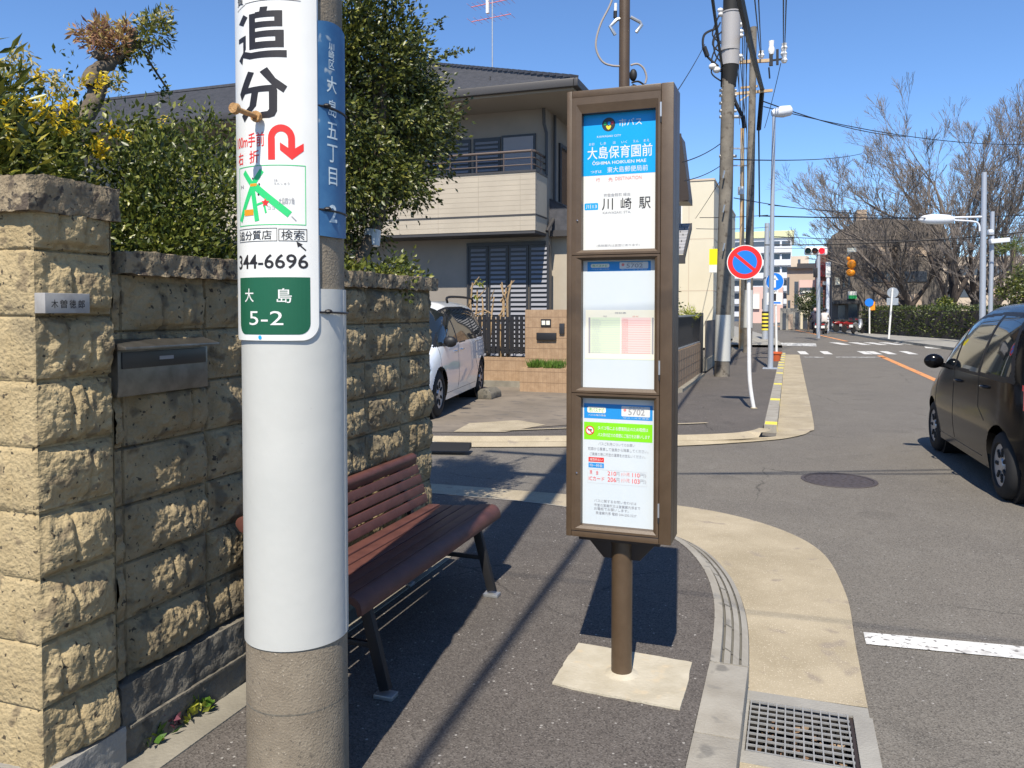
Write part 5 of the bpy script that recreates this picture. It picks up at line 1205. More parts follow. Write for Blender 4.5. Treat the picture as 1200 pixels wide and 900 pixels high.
# white minivan on the yard
qv = G(562, 464, .006); fv = G(508, 492, .006)
dirv = math.atan2(fv.y-qv.y, fv.x-qv.x); 
vl = 2.83; ctr = Vector((qv.x, qv.y, 0))+Vector((math.cos(dirv), math.sin(dirv), 0))*(vl/2)
nrm = Vector((-math.sin(dirv), math.cos(dirv), 0))
ctr -= nrm*.83
car('white_minivan', 'white minivan with a roof rail parked on the concrete yard', (ctr.x, ctr.y, .006), dirv, 4.62, 1.76, 1.66,
    [(-2.31, 1.46), (-2.2, 1.55), (-1.8, 1.64), (-.8, 1.66), (.1, 1.645), (.55, 1.57), (.85, 1.45), (1.3, 1.18), (1.55, 1.03), (1.9, .93), (2.15, .80), (2.31, .6)],
    .98, (-1.43, 1.40), .33,
    [[(.40, 1.02), (1.36, 1.0), (1.05, 1.22), (.75, 1.41), (.40, 1.50)], [(-.85, 1.04), (.32, 1.02), (.32, 1.51), (-.85, 1.53)], [(-1.95, 1.10), (-.94, 1.06), (-.94, 1.53), (-1.62, 1.46)]],
    [(-2.02, 1.06), (1.46, .98), (1.08, 1.25), (.74, 1.46), (.35, 1.545), (-.95, 1.565), (-1.66, 1.5)],
    M['carwhite'], (.55, 1.5), (-1.9, 1.08, 1.46), .022, mirror=(1.12, 1.02), handles=((.12, .90), (.52, .89)), shear=.2,
    tailp=[(.6, .8), (.95, .8), (.95, 1.3), (.68, 1.25)], headp=[(1.75, .68), (2.32, .62), (2.15, .84), (1.8, .92)],
    seams=([(1.35, .98), (1.36, .62), (1.15, .38), (1.12, .28)], [(.36, 1.5), (.35, .98), (.33, .3)], [(-.9, 1.54), (-.92, 1.02), (-.92, .66), (-1.05, .5)], [(-.9, .98), (-2.0, 1.02)], [(1.1, .30), (-.98, .30)]), roofrail=(-1.7, .1), rimstyle='alloy')

# ================================================================== FAR SIDE OF THE SIDE STREET
fw = thing('block_fence_wall', 'tan block wall topped with a black panel fence beyond the side street', 'wall', (-1.95, 14.75, 0))
b_ = MB(); b_.box(-.12, 0, 0, 4.0, 0, .76, 0)
for z in (.19, .38, .57): b_.box(-.122, .002, -.002, 4.002, z-.006, z+.006, 1)
for y in np.arange(.4, 4, .4): b_.box(-.05, .003, y-.005, y+.005, 0, .758, 1)
b_.build('block_course', [M['brick'], M['brickline']], fw, clean=False)
b_ = MB(); b_.box(-.1, .10, -.02, 4.02, -.05, .06); b_.build('footing', M['strip'], fw, clean=False)
b_ = MB(); b_.box(-.08, -.05, 0.02, 3.98, .80, 1.38, 0)
for y in np.arange(.05, 4, .13): b_.box(-.049, -.035, y, y+.05, .82, 1.36, 0)
b_.box(-.09, -.02, 0, 4, 1.381, 1.41, 1); b_.box(-.09, -.02, 0, 4, .77, .799, 1)
b_.build('fence_panel', [M['black'], M['steel']], fw, clean=False)
b_ = MB(); b_.box(-.15, .03, 4.05, 4.3, 0, 1.45); b_.build('gate_post', M['black'], fw, bevel=.01)
gsh = thing('garden_shrub', 'dark leafy shrub with yellow-green tufts above the black panel fence', 'shrub', (-2.6, 17.0, 0))
b_ = MB(); limbs(b_, (0, 0, .1), [(.0, 0, 2.0), (.1, .3, 1.4), (-.2, -.3, 1.5)], .04, .012, 9); b_.build('stem', M['bark'], gsh)
cs = np.concatenate([ell(50, (.02, .0, 1.7), (.35, .5, .65), 31, .2)]); P1, D1 = sprig_points(cs, .16, 60, rg); leaves('foliage', P1, D1, .07, LM['ever'], gsh, .5, .5, 31)
cs = np.concatenate([ell(16, (.4, .6, 1.4), (.2, 1.1, .14), 32, .1)]); P1, D1 = sprig_points(cs, .14, 40, rg); leaves('tuft', P1, D1, .12, LM['sprout'], gsh, .18, .5, 32)
# tiled house
th = thing('tiled_house', 'cream house with pale tiled lean-to roof beyond the black panel fence', 'house', (-2.9, 22.0, 0))
b_ = MB(); b_.box(-8, -2.3, .9, 7, 0, 4.4); b_.build('wall', M['creamb'], th, clean=False)
b_ = MB(); n_ = 9
for q in range(n_):
    t0_, t1_ = q/n_, (q+1)/n_
    b_.prism([(-4, lerp(-.5, .9, t0_), lerp(3.05, 3.95, t0_)+.06), (-4, lerp(-.5, .9, t1_), lerp(3.05, 3.95, t1_)+.02), (-4, lerp(-.5, .9, t1_), lerp(3.05, 3.95, t1_)-.05), (-4, lerp(-.5, .9, t0_), lerp(3.05, 3.95, t0_)-.05)], (4.2, 0, 0), 0)
    for k in range(22): x = -4+.19*k+(.095 if q % 2 else 0); b_.box(x-.012, x+.012, lerp(-.5, .9, t0_)-.004, lerp(-.5, .9, t0_)+.1, lerp(3.05, 3.95, t0_)-.02, lerp(3.05, 3.95, t0_)+.07, 1)
b_.prism([(.2, -.55, 3.02), (.2, .95, 3.98), (.2, .95, 3.80), (.2, -.55, 2.86)], (.05, 0, 0), 1); b_.box(-4, .25, -.62, -.5, 2.75, 2.98, 1)
b_.build('lean_to_roof', [M['greyink'], M['fascia']], th, clean=False)
o_ = Vector((-2.9, 22.0, 0)); pts = [AY(px, py, 22)-o_ for px, py in ((740, 158), (797.5, 158), (806.5, 230), (806.5, 236), (740, 236))]
b_ = MB(); b_.prism(pts, (0, 1.0, 0), 0); b_.prism([p+Vector((.02, -.05, .03)) for p in pts[1:4]]+[pts[3]+Vector((-.25, -.05, 0)), pts[1]+Vector((-.25, -.05, 0))], (0, .049, 0), 1)
b_.build('roof', [M['brown'], M['browndk']], th, clean=False)
b_ = MB(); b_.prism([(-2.31, 1, 4.3), (-2.31, 3.6, 6.4), (-2.31, 6.9, 4.3)], (.01, 0, 0)); b_.build('gable', M['creamb'], th, clean=False)
b_ = MB(); b_.box(-3.9, -3.0, .86, .899, 3.98, 4.38); f_ = b_.build('window', M['white'], th, clean=False); b_ = MB(); b_.box(-3.85, -3.05, .85, .8599, 4.03, 4.33); b_.build('pane', M['dkwin'], f_, clean=False)
# cream block of flats with a yellow sign
cb = thing('cream_building', 'tall plain cream building with pale vertical joints behind the utility pole with the grey closure', 'building', (-2.95, 33, 0))
b_ = MB(); b_.box(-12, 0, 0, 13, 0, 6.75); b_.build('wall', M['creamb'], cb, clean=False)
b_ = MB()
for z in (2.3, 4.4): b_.box(-12, .004, -.004, 13, z, z+.03)
b_.box(-1.0, -.97, -.005, 0, 0, 6.7); b_.box(-12.02, .03, -.03, 13, 6.751, 6.83); b_.build('joint', M['tan'], cb, clean=False)
for z in (4.75, ):
    b_ = MB(); b_.box(-2.0, -1.25, -.03, -.0051, z, z+1.1); f_ = b_.build('window', M['white'], cb, clean=False); b_ = MB(); b_.box(-1.95, -1.3, -.036, -.0301, z+.05, z+1.05); b_.build('pane', M['dkwin'], f_, clean=False)
q0, q1 = AY(831.5, 292, 30), AY(861, 310, 30)
ys = thing('yellow_sign', 'plain yellow projecting sign with a white foot on the cream building', 'sign', (q0.x, 30, q1.z))
b_ = MB(); b_.box(0, q1.x-q0.x, -.1, .1, 0, q0.z-q1.z, 0); b_.box(0, q1.x-q0.x, -.1, .1, -.28, -.002, 1); b_.build('board', [M['yellowsign'], M['white']], ys, clean=False)
b_ = MB(); b_.box(.1, .18, .1, 3.0, .1, .18); b_.box(.1, .18, .1, 3.0, .6, .68); b_.build('bracket', M['steel'], ys, clean=False)
# slatted fence further along
sf = thing('board_fence', 'low dark brown board fence beyond the utility pole along the pavement', 'fence', (-1.95, 19.4, 0))
b_ = MB(); 
for k in range(30): y = .28*k+.9; b_.box(-.06, -.02, y, y+.25, .3, 1.25)
b_.build('board', M['darkb'], sf, clean=False)
b_ = MB(); b_.box(-.14, .0, .9, 9.4, 0, .3); b_.build('base_course', M['strip'], sf, clean=False)

# ---- utility poles
def pole(name, label, px, py, ytop, r0, r1, mat, lean=0., group='utility poles along the street', sleeve=None, z0=0.):
    g = G(px, py, z0); d = (g-CP).dot(FH); t = thing(name, label, 'utility pole', (g.x, g.y, z0), 0, group)
    H_ = CP.z+ray(px, ytop).z*d-z0; b = MB(); b.tube([(0, 0, 0), tuple(RT*lean+Vector((0, 0, H_)))], [r0, r1], 16); b.build('shaft', mat, t, smooth=40)
    if sleeve:
        zb, zt = [CP.z+ray(px, p).z*d-z0 for p in sleeve]; f = zb/H_; f2 = zt/H_
        b = MB(); b.tube([tuple(RT*lean*f+Vector((0, 0, zb))), tuple(RT*lean*f2+Vector((0, 0, zt)))], [lerp(r0, r1, f)+.01, lerp(r0, r1, f2)+.01], 20); b.build('sheet_cover', M['sleeve'], t, smooth=40)
    def loc(qx, qy, dd=0): return AD(qx, qy, d+dd)-Vector((g.x, g.y, z0))
    return t, loc, d
p1, L1, d1 = pole('utility_pole', 'tall concrete utility pole with a grey cable closure near its top', 846, 441, -90, .170, .13, M['polefar'], .13, sleeve=(423, 369))
b_ = MB(); b_.tube([L1(855.5, 77), L1(857, 15)], [.205, .215], 14); b_.tube([L1(857, 16), L1(857, 14.5)], [.23, .23], 14); b_.tube([L1(855, 60), L1(855, 57)], [.225, .225], 14); b_.build('cable_closure', M['sleevegrey'], p1, smooth=40)
b_ = MB(); b_.tube([L1(854.5, 100), L1(855, 78)], [.15, .2], 14); b_.tube([L1(857, 14), L1(858.5, -60)], [.185, .185], 14); build_each(b_, 'wrapping', M['rubber'], p1, smooth=40)
b_ = MB()
for y in (106, 112, 121, 130, 137, 183): b_.tube([L1(843, y), L1(863 if y != 137 else 872, y)], .035, 6)
for y in (200, 240, 285): b_.tube([L1(849, y, -.25), L1(847, y+9, -.25)], .02, 6)
build_each(b_, 'band', M['steel'], p1)
b_ = MB()
for x, y in ((866, 24), (868, 29), (868, 37), (868, 42), (844, 12), (845, 17), (867, 66)): b_.sph(L1(x, y), (.07, .07, .05), 8, 6)
for x, y in ((835, 78), (840, 82)): b_.sph(L1(x, y), (.09, .09, .07), 8, 6)
build_each(b_, 'insulator', M['cer'], p1, smooth=50)
b_ = MB(); q = random.Random(4)
for k in range(5):
    x0_ = 845+q.uniform(-1, 1); y0_ = 15+k*11; b_.tube(spline([L1(x0_, y0_), L1(840-q.uniform(0, 4), y0_+10), L1(836+q.uniform(-4, 4), y0_+26), L1(845, y0_+36)], 5), .018, 5)
b_.tube(spline([L1(840, 33), L1(826, 40), L1(824, 54), L1(829, 66), L1(842, 78)], 6), .028, 5); b_.tube([L1(825, 55), L1(829, 66)], .06, 6)
for x in (846, 862, 860): b_.tube([L1(x, 78), L1(x-.5, 102)], .022, 5)
b_.tube(spline([L1(855, 95), L1(861, 118), L1(870, 137), L1(872, 150)], 6), .05, 6); b_.tube([L1(855, 250), L1(845, 330), L1(843, 372)], .03, 6)
build_each(b_, 'wiring', M['cable'], p1, smooth=40)
p2, L2, d2 = pole('utility_pole', 'slimmer utility pole with rusty crossarms and white insulators behind the grey-closure pole', 876, 413, 36, .155, .115, M['polefar'], .1, sleeve=(384, 340))
b_ = MB(); b_.obox(L2(864, 73), L2(901, 71), .11, .11); b_.obox(L2(861, 110), L2(905, 106), .09, .09); b_.obox(L2(867, 118), L2(879, 110), .05, .05); b_.obox(L2(868, 103), L2(888, 101), .07, .07); build_each(b_, 'crossarm', M['rustarm'], p2, clean=False)
b_ = MB()
for x, y, h in ((904, 56, 8), (919, 55, 4), (918.5, 62, 4), (919, 69.5, 4), (892, 64, 4), (868, 68, 4)): b_.tube([L2(x, y+h), L2(x, y+h*.3), L2(x, y-h*.3), L2(x, y-h)], [.08, .12, .08, .1], 10)
b_.obox(L2(880.5, 142), L2(881, 129), .18, .12); build_each(b_, 'insulator', M['cer'], p2, smooth=40)
b_ = MB(); b_.obox(L2(903.5, 77), L2(903.5, 63), .13, .13); b_.obox(L2(911, 76), L2(911, 58), .09, .09); b_.obox(L2(903, 71), L2(919, 69), .06, .06); b_.tube([L2(901, 79), L2(902, 92)], .03, 5); build_each(b_, 'switch', M['black'], p2, clean=False)
p3, L3, d3 = pole('utility_pole', 'thin rusty steel pole between the two big utility poles', 869, 409, 152, .11, .075, M['rustarm'], -.05)
b_ = MB(); b_.obox(L3(859, 174), L3(876, 174), .06, .06); b_.obox(L3(859, 194), L3(876, 194), .05, .05); build_each(b_, 'crossarm', M['steel'], p3, clean=False)
b_ = MB(); b_.tube([L3(868.5, 228), L3(868.5, 219)], .13, 10); b_.build('collar', M['white'], p3, smooth=40)
p4, L4, d4 = pole('utility_pole', 'pale slim pole with a yellow and black striped band behind the lamp post', 896.5, 398, 262, .16, .12, M['lampgrey'], .05)
b_ = MB(); z0, z1 = L4(896, 387).z, L4(896, 365).z
for k in range(10): b_.lathe([(.175, lerp(z0, z1, k/10)), (.175, lerp(z0, z1, (k+1)/10))], (0, 0, 0), 16, m=k % 2)
b_.build('striped_band', [M['yellow'], M['black']], p4, clean=False)
p5, L5, d5 = pole('utility_pole', 'short thin grey service pole in front of the cream building', 829, 404, 258, .07, .06, M['steel'], 0)
b_ = MB(); b_.obox(L5(826, 260), L5(832, 263), .1, .16); b_.build('fitting', M['black'], p5)

# ---- street lamp on the pavement
g = G(902.5, 432, 0); d_ = (g-CP).dot(FH)
sl_ = thing('street_lamp', 'tall slim grey street lamp with a single flat head on the pavement corner', 'street lamp', (g.x, g.y, 0), 0, 'street lamps')
def LL(px, py): return AD(px, py, d_)-Vector((g.x, g.y, 0))
b_ = MB(); b_.tube([(0, 0, 0), LL(903, 420), LL(905, 250), LL(907, 136)], [.075, .07, .055, .042], 14); b_.box(-.18, .18, -.18, .18, 0, .02); b_.build('post', M['lampgrey'], sl_, smooth=40)
b_ = MB(); q0, q1 = LL(904.5, 133), LL(928.5, 129); b_.tube([q0, q0.lerp(q1, .15), q0.lerp(q1, .5), q0.lerp(q1, .9), q1], [.07, .11, .15, .13, .05], 12); b_.build('lamp_head', M['lamphead'], sl_, smooth=60)
# far street lamp
g = G(1151, 404, 0); d_ = (g-CP).dot(FH)
s2 = thing('street_lamp', 'white street lamp with a long level arm before the bare trees', 'street lamp', (g.x, g.y, 0), 0, 'street lamps')
b_ = MB(); b_.tube([(0, 0, 0), LL(1152, 300), LL(1153.5, 202)], [.13, .12, .10], 14); b_.build('post', M['lampgrey'], s2, smooth=40)
b_ = MB(); b_.tube([LL(1152, 254), LL(1115, 255)], .045, 8); b_.tube(spline([LL(1148, 271), LL(1147, 263), LL(1140, 259.5), LL(1115, 258)], 5), .04, 8); b_.build('arm', M['lamphead'], s2, smooth=40)
b_ = MB(); q0, q1 = LL(1077, 257), LL(1117, 257); pts = [q0.lerp(q1, k/8) for k in range(9)]; b_.tube(pts, [.06, .16, .2, .22, .22, .22, .21, .19, .12], 12); b_.build('lamp_head', M['lamphead'], s2, smooth=60)
cpole = thing('camera_pole', 'short grey-green pole with a white box camera beside the white street lamp', 'pole', tuple(AD(1160, 404, d_+1)[:2])+(0,))
o_ = Vector(cpole.location)
b_ = MB(); b_.tube([(0, 0, 0), AD(1163, 248, d_+1)-o_], [.10, .09], 12); b_.build('post', M['lampgrey'], cpole, smooth=40)
b_ = MB(); b_.obox(AD(1160, 283, d_+.8)-o_, AD(1182, 281, d_+.8)-o_, .22, .2); b_.tube([AD(1158, 272, d_+.9)-o_, AD(1163, 272, d_+.9)-o_], .12, 8); b_.build('camera', M['lamphead'], cpole, bevel=.03)

# ---- road signs
g = G(883.5, 479, 0); d_ = (g-CP).dot(FH)
ns = thing('no_parking_sign', 'round red and blue no-parking sign on a white post bent near its foot', 'road sign', (g.x, g.y, 0))
b_ = MB(); b_.tube(spline([(0, 0, 0), LL(880.5, 462), LL(878.3, 440), LL(877.8, 400), LL(877.3, 312)], 6), .030, 14); b_.build('post', M['whitepole'], ns, smooth=40)
b_ = MB(); b_.lathe([(0, .004), (.05, .004), (.055, .01), (.04, .02)], n=16); b_.build('footing', M['gutter'], ns, clean=False)
c0 = LL(873, 307.5); c0.y -= .05; nrm_ = (CP-Vector((g.x, g.y, 1.5))).normalized(); nrm_.z = 0; nrm_.normalize(); 
ux = Vector((0, 0, 1)).cross(nrm_).normalized()
def disc_map(u, v, h): return c0+ux*u+Vector((0, 0, v))+nrm_*(.0006*h)
b_ = MB(); pts = [disc_map(.262*math.cos(2*math.pi*k/40), .262*math.sin(2*math.pi*k/40), 0) for k in range(40)]; b_.prism(pts, -nrm_*.012); b_.build('plate', M['white'], ns, clean=False)
P_ = Print(disc_map); P_.disc(0, 0, .250, M['signred'], 1, 40); P_.disc(0, 0, .178, M['signblue'], 2, 40); P_.line((-.145, .125), (.145, -.125), .05, M['signred'], 3); P_.build('symbol', ns)
g = G(910, 417, 0); d_ = (g-CP).dot(FH)
bsn = thing('direction_sign', 'round blue sign with a white arrow and a white board beneath, behind the street lamp', 'road sign', (g.x, g.y, 0))
b_ = MB(); b_.tube([(0, 0, 0), LL(908.5, 320)], .04, 12); b_.build('post', M['whitepole'], bsn, smooth=40)
c0 = LL(908, 330); c0.y -= .06; nrm_ = Vector((.3, -.95, 0)).normalized(); ux = Vector((0, 0, 1)).cross(nrm_)
b_ = MB(); pts = [disc_map(.30*math.cos(2*math.pi*k/36), .30*math.sin(2*math.pi*k/36), 0) for k in range(36)]; b_.prism(pts, -nrm_*.012)
zq = LL(908, 343).z-c0.z; zq2 = LL(908, 357).z-c0.z; b_.prism([disc_map(*q, 0) for q in ((-.26, zq2), (.26, zq2), (.26, zq), (-.26, zq))], -nrm_*.01); b_.build('plate', M['white'], bsn, clean=False)
P_ = Print(disc_map); P_.disc(0, 0, .285, M['signblue'], 1, 36); P_.rect(-.035, -.2, .035, .1, M['white'], 2); P_.poly([(-.12, .05), (0, .22), (.12, .05)], M['white'], 2); P_.rect(-.18, zq2+.12, .05, zq-.03, M['ink'], 2); P_.rect(-.2, zq2+.03, .2, zq2+.09, M['signblue'], 2); P_.build('symbol', bsn)
g2 = G(909, 423, 0); tp = thing('flower_pot', 'terracotta coloured pot at the foot of the blue sign', 'pot', (g2.x, g2.y, 0))
b_ = MB(); b_.lathe([(.12, 0), (.17, .22), (.19, .22), (.19, .27), (.16, .27), (.14, .2), (0, .2)], n=20); b_.build('bowl', M['terracotta'], tp, smooth=40)
g = G(1041.5, 397, .02); d_ = (g-CP).dot(FH)
rs = thing('round_sign', 'round road sign seen from its grey back on a white post before the hedge', 'road sign', (g.x, g.y, 0))
b_ = MB(); b_.tube([(0, 0, 0), LL(1046, 338)], .05, 10); b_.build('post', M['whitepole'], rs, smooth=40)
b_ = MB(); c0 = LL(1046.5, 343); c0.y += .08; b_.lathe([(0, 0), (.27, 0), (.28, .01), (0, .012)], c0, 28, 'y'); c1 = LL(1046, 353); b_.box(c1.x-.28, c1.x+.28, .07, .085, c1.z-.2, c1.z+.17); b_.build('plate', M['steel'], rs, clean=False)
g = G(1019, 391, .02); d_ = (g-CP).dot(FH)
cs_ = thing('blue_sign', 'small round blue sign with an orange plate by the hedge end', 'road sign', (g.x, g.y, 0))
b_ = MB(); b_.tube([(0, 0, 0), LL(1019, 350)], .05, 10); b_.build('post', M['whitepole'], cs_, smooth=40)
b_ = MB(); c0 = LL(1018.5, 354.5); c0.y -= .1; b_.lathe([(0, 0), (.26, 0), (.26, .02), (0, .02)], c0, 24, 'y', 0); c1 = LL(1022.5, 358); b_.box(c1.x-.14, c1.x+.14, -.07, -.05, c1.z-.3, c1.z+.25, 1); b_.build('plate', [M['signblue'], M['orangesign']], cs_, clean=False)
# ---- traffic signal
g = G(959, 396, .02); d_ = (g-CP).dot(FH)
ts = thing('traffic_signal', 'white three-lamp traffic signal showing red on a grey post', 'traffic signal', (g.x, g.y, 0))
b_ = MB(); b_.tube([(0, 0, 0), LL(959, 299)], .10, 12); b_.tube([LL(959, 299), LL(956, 296)], .07, 8); b_.build('post', M['lampgrey'], ts, smooth=40)
b_ = MB(); q0, q1 = LL(943, 294), LL(969, 294); b_.obox(q0, q1, .3, .46); b_.build('housing', M['white'], ts, bevel=.1)
for px, mt in ((945.5, 'lamp_off'), (953.5, 'lamp_off2'), (961.5, 'lamp_red')):
    b_ = MB(); c0 = LL(px, 294.3); c0 = c0-FW*.18; b_.sph(c0, (.16, .05, .16), 16, 8); b_.build('lamp', M[mt], ts, smooth=60)
    b_ = MB(); c0 = c0+Vector((0, 0, 0)); b_.lathe([(.18, .02), (.17, -.18)], c0, 18, 'y', 0); b_.v = [(x, y, z) for x, y, z in b_.v]; b_.f = [f for f in b_.f if len(f) == 4 and sum(b_.v[i][2] for i in f)/4 > c0.z]; b_.m = [0]*len(b_.f); b_.build('hood', M['white'], ts, clean=False)
b_ = MB(); q0 = LL(955.5, 314), LL(955.5, 325); b_.obox(*q0, .22, .22); b_.build('pedestrian_signal', M['black'], ts, bevel=.03)

# ---- far buildings
def bld(name, label, pxl, pxr, ytop, Y, depth, mat, wins=None, cat='building', parapet=None):
    a, b = AY(pxl, 380, Y), AY(pxr, 380, Y); zt = AY((pxl+pxr)/2, ytop, Y).z
    t = thing(name, label, cat, (a.x, Y, RZ)); W_ = b.x-a.x; m = MB(); m.box(0, W_, 0, depth, 0, zt-RZ); m.build('wall', M[mat], t, clean=False)
    f = lambda px, py: (AY(px, py, Y).x-a.x, AY(px, py, Y).z-RZ)
    for wn in (wins or []):
        (x0, z1), (x1, z0) = f(wn[0], wn[1]), f(wn[2], wn[3]); mm_ = MB(); pr = wn[5] if len(wn) > 5 else .05; mm_.box(x0, x1, -pr, -.003, z0, z1); mm_.build(wn[6] if len(wn) > 6 else 'window', M[wn[4]], t, clean=False)
    if parapet: mm_ = MB(); mm_.box(-.3, W_+.3, -.3, depth+.3, zt-RZ+.001, zt-RZ+parapet[1]); mm_.build('roof', M[parapet[0]], t, clean=False)
    return t
w_ = []
for k, y in enumerate((283, 298, 313, 328, 343, 358)):
    w_.append((858, y+1, 926, y+7, 'dkwin', .04, 'window')); w_.append((857, y+7.5, 927, y+13, 'bluewht', .9, 'balcony'))
    for px in (877, 901, 914): w_.append((px, y, px+2.2, y+8, 'bluewht', .5, 'partition'))
bld('white_apartment', 'white apartment block with stacked balconies and a pale green roof, far down the street', 855, 927, 279, 125, 14, 'bluewht', w_, parapet=('sky_roof', 1.0))
bld('beige_building', 'plain beige building with a dark roof edge and tall dark side windows', 921.5, 958, 313, 86, 12, 'beige', [(913+9, 313, 958, 314.5, 'fascia', .4, 'roof_edge'), (931, 330, 935, 372, 'dkwin'), (919.5+3, 325, 925, 345, 'dkwin'), (923, 352, 926, 372, 'dkwin')])
bld('tan_building', 'tan flat-topped building rising behind the beige building', 926, 947, 300, 98, 10, 'tan', [(935, 304, 938, 309, 'dkwin')])
bld('grey_roof_house', 'low house with a dark grey roof behind the beige building', 934, 968, 309, 95, 8, 'bluewht', [(934, 309, 968, 312.5, 'fascia', .5, 'roof_edge')])
bld('pink_shop', 'pale pink shop building with a dark awning and white balcony', 936, 961, 328, 78, 6, 'pinkb', [(937, 337, 960, 345, 'dkwin'), (939, 341, 959, 343, 'white', .3, 'awning'), (936, 347, 961, 349, 'white', .4, 'balcony')])
bld('cream_shop', 'cream shop with a tree before it under the pink building', 937, 962, 348, 74, 4, 'creamb', [(941, 368, 946, 386, 'dkwin'), (951, 365, 957, 372, 'white', .1, 'sign_panel')])
bld('pink_house', 'low pale pink and white house at the end of the street', 880, 917, 336, 108, 8, 'pinkb', [(882, 345, 890, 362, 'white', .3, 'panel'), (893, 350, 903, 362, 'dkwin'), (905, 340, 912, 350, 'white', .2, 'sign_panel')])
bld('grey_shop', 'low grey shop with dark openings along the far pavement', 914, 938, 361, 70, 5, 'grey_conc', [(917, 367, 921, 386, 'dkwin'), (924, 368, 929, 386, 'beige', .1, 'door'), (932, 366, 936, 386, 'dkwin')])
bld('red_brown_building', 'narrow red-brown building next to the dark grey building', 958, 976, 298, 69, 9, 'redb', [(961, 308, 967.5, 324, 'motored', .25, 'sign_panel'), (959, 336, 964, 386, 'dkwin'), (967, 350, 974, 387, 'dkwin'), (964, 330, 975, 334, 'steel', .3, 'canopy')])
# dark building with a sloping roof line
Yd = 66; a_ = AY(975, 380, Yd); e_ = AY(1105, 380, Yd)
db = thing('dark_building', 'large dark grey-brown building with a slanting roof edge behind the bare trees', 'building', (a_.x, Yd, RZ))
f = lambda px, py: (AY(px, py, Yd).x-a_.x, AY(px, py, Yd).z-RZ)
pr = [(0, 0)]+[f(*q) for q in ((975, 276), (1006, 258), (1040, 256), (1105, 262))]+[(f(1105, 380)[0], 0)]
b_ = MB(); b_.prism([(x, 0, z) for x, z in pr], (0, 16, 0)); b_.build('wall', M['darkb'], db, clean=False)
for q in ((979, 325, 984, 334, 'cream'), (988, 320, 990, 336, 'dkwin'), (994, 320, 996, 336, 'dkwin'), (982, 358, 990, 388, 'dkwin'), (994, 356, 1004, 388, 'dkwin'), (1024, 290, 1050, 300, 'beige'), (1060, 290, 1086, 300, 'beige'), (1024, 318, 1050, 330, 'dkwin'), (1060, 318, 1086, 330, 'dkwin'), (1024, 345, 1080, 360, 'beige')):
    (x0, z1), (x1, z0) = f(q[0], q[1]), f(q[2], q[3]); b_ = MB(); b_.box(x0, x1, -.06, -.003, z0, z1); b_.build('window', M[q[4]], db, clean=False)
(x0, z1), (x1, z0) = f(1005, 244), f(1017, 259); b_ = MB(); b_.box(x0, x1, 1, 4, z0-1, z1); b_.build('stair_head', M['beige'], db, clean=False)
(x0, z1), (x1, z0) = f(976, 352), f(1008, 356); b_ = MB(); b_.box(x0, x1, -.9, -.004, z0, z1); b_.build('canopy', M['fascia'], db, clean=False)
bld('pale_building', 'pale grey building half hidden behind the bare tree branches', 1100, 1262, 300, 84, 10, 'tan', [(1110, 312, 1150, 322, 'dkwin'), (1160, 312, 1200, 322, 'dkwin'), (1110, 338, 1150, 348, 'dkwin'), (1160, 338, 1200, 350, 'pinkb')])
for px, py0, py1, lab, mt, cat, nm in ((970.5, 307, 325, 'tall white blank sign box on a post beside the red-brown building', 'white', 'sign', 'sign_box'),):
    q0 = AY(px-2.7, py0, 61); q1 = AY(px+2.7, py1, 61); t = thing(nm, lab, cat, ((q0.x+q1.x)/2, 61, RZ)); hw_ = (q1.x-q0.x)/2
    b_ = MB(); b_.box(-hw_, hw_, -.15, .15, q1.z-RZ, q0.z-RZ); b_.build('box', M[mt], t, bevel=.03); b_ = MB(); b_.tube([(0, 0, 0), (0, 0, q1.z-RZ)], .12, 10); b_.build('post', M['lamphead'], t)
q0 = AY(998, 310, 60); og = thing('orange_sign', 'bright orange two-lobed hanging sign under a cream box on the dark building', 'sign', (q0.x, 60, q0.z))
b_ = MB(); s_ = 60/930*1.1; b_.sph((0, 0, .05*s_*100/14), (.30, .2, .32), 14, 10); b_.sph((-.05, 0, -.55), (.30, .2, .26), 14, 10); b_.sph((-.22, 0, .42), (.12, .1, .15), 8, 6); b_.build('lobe', M['orangesign'], og, smooth=60)
b_ = MB(); b_.box(-.28, .28, -.15, .15, .85, 1.15); b_.box(-.03, .03, .05, 6.0, .9, .98); b_.build('cream_box', M['cream'], og, clean=False)
q0 = AY(999, 346, 65); gs = thing('green_white_sign', 'small square green and white sign on the dark building', 'sign', (q0.x, 65, q0.z))
b_ = MB(); b_.box(-.28, .28, -.05, .94, -.26, .3, 0); b_.box(-.28, .28, -.056, -.0501, -.26, 0, 1); b_.build('board', [M['white'], M['emg']], gs, clean=False)
# ---- long clipped hedge on the right
h0, h1 = Vector((4.4, 58, 0)), Vector((8.2, 45.2, 0)); hv = h1-h0; hL = hv.length; hdx = hv.normalized()
hg = thing('hedge', 'long dark clipped hedge along the pavement under the bare trees', 'hedge', tuple(h0), math.atan2(hdx.y, hdx.x))
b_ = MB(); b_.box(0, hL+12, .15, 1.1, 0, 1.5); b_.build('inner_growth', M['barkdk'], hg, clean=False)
P_ = np.c_[rg.uniform(-.1, hL+12, 26000), rg.uniform(0, 1.25, 26000), rg.uniform(.1, 1.72, 26000)]
keep = (P_[:, 1] < .22) | (P_[:, 2] > 1.5) | (P_[:, 0] < .15); P_ = P_[keep]; P_[:, 2] += .06*np.sin(P_[:, 0]*2.3)
D_ = np.where(P_[:, 2:3] > 1.5, np.array([[0, 0, 1.]]), np.array([[0, -1., .3]])); leaves('foliage', P_, D_, .13, LM['fhedge'], hg, .6, .7, 41)
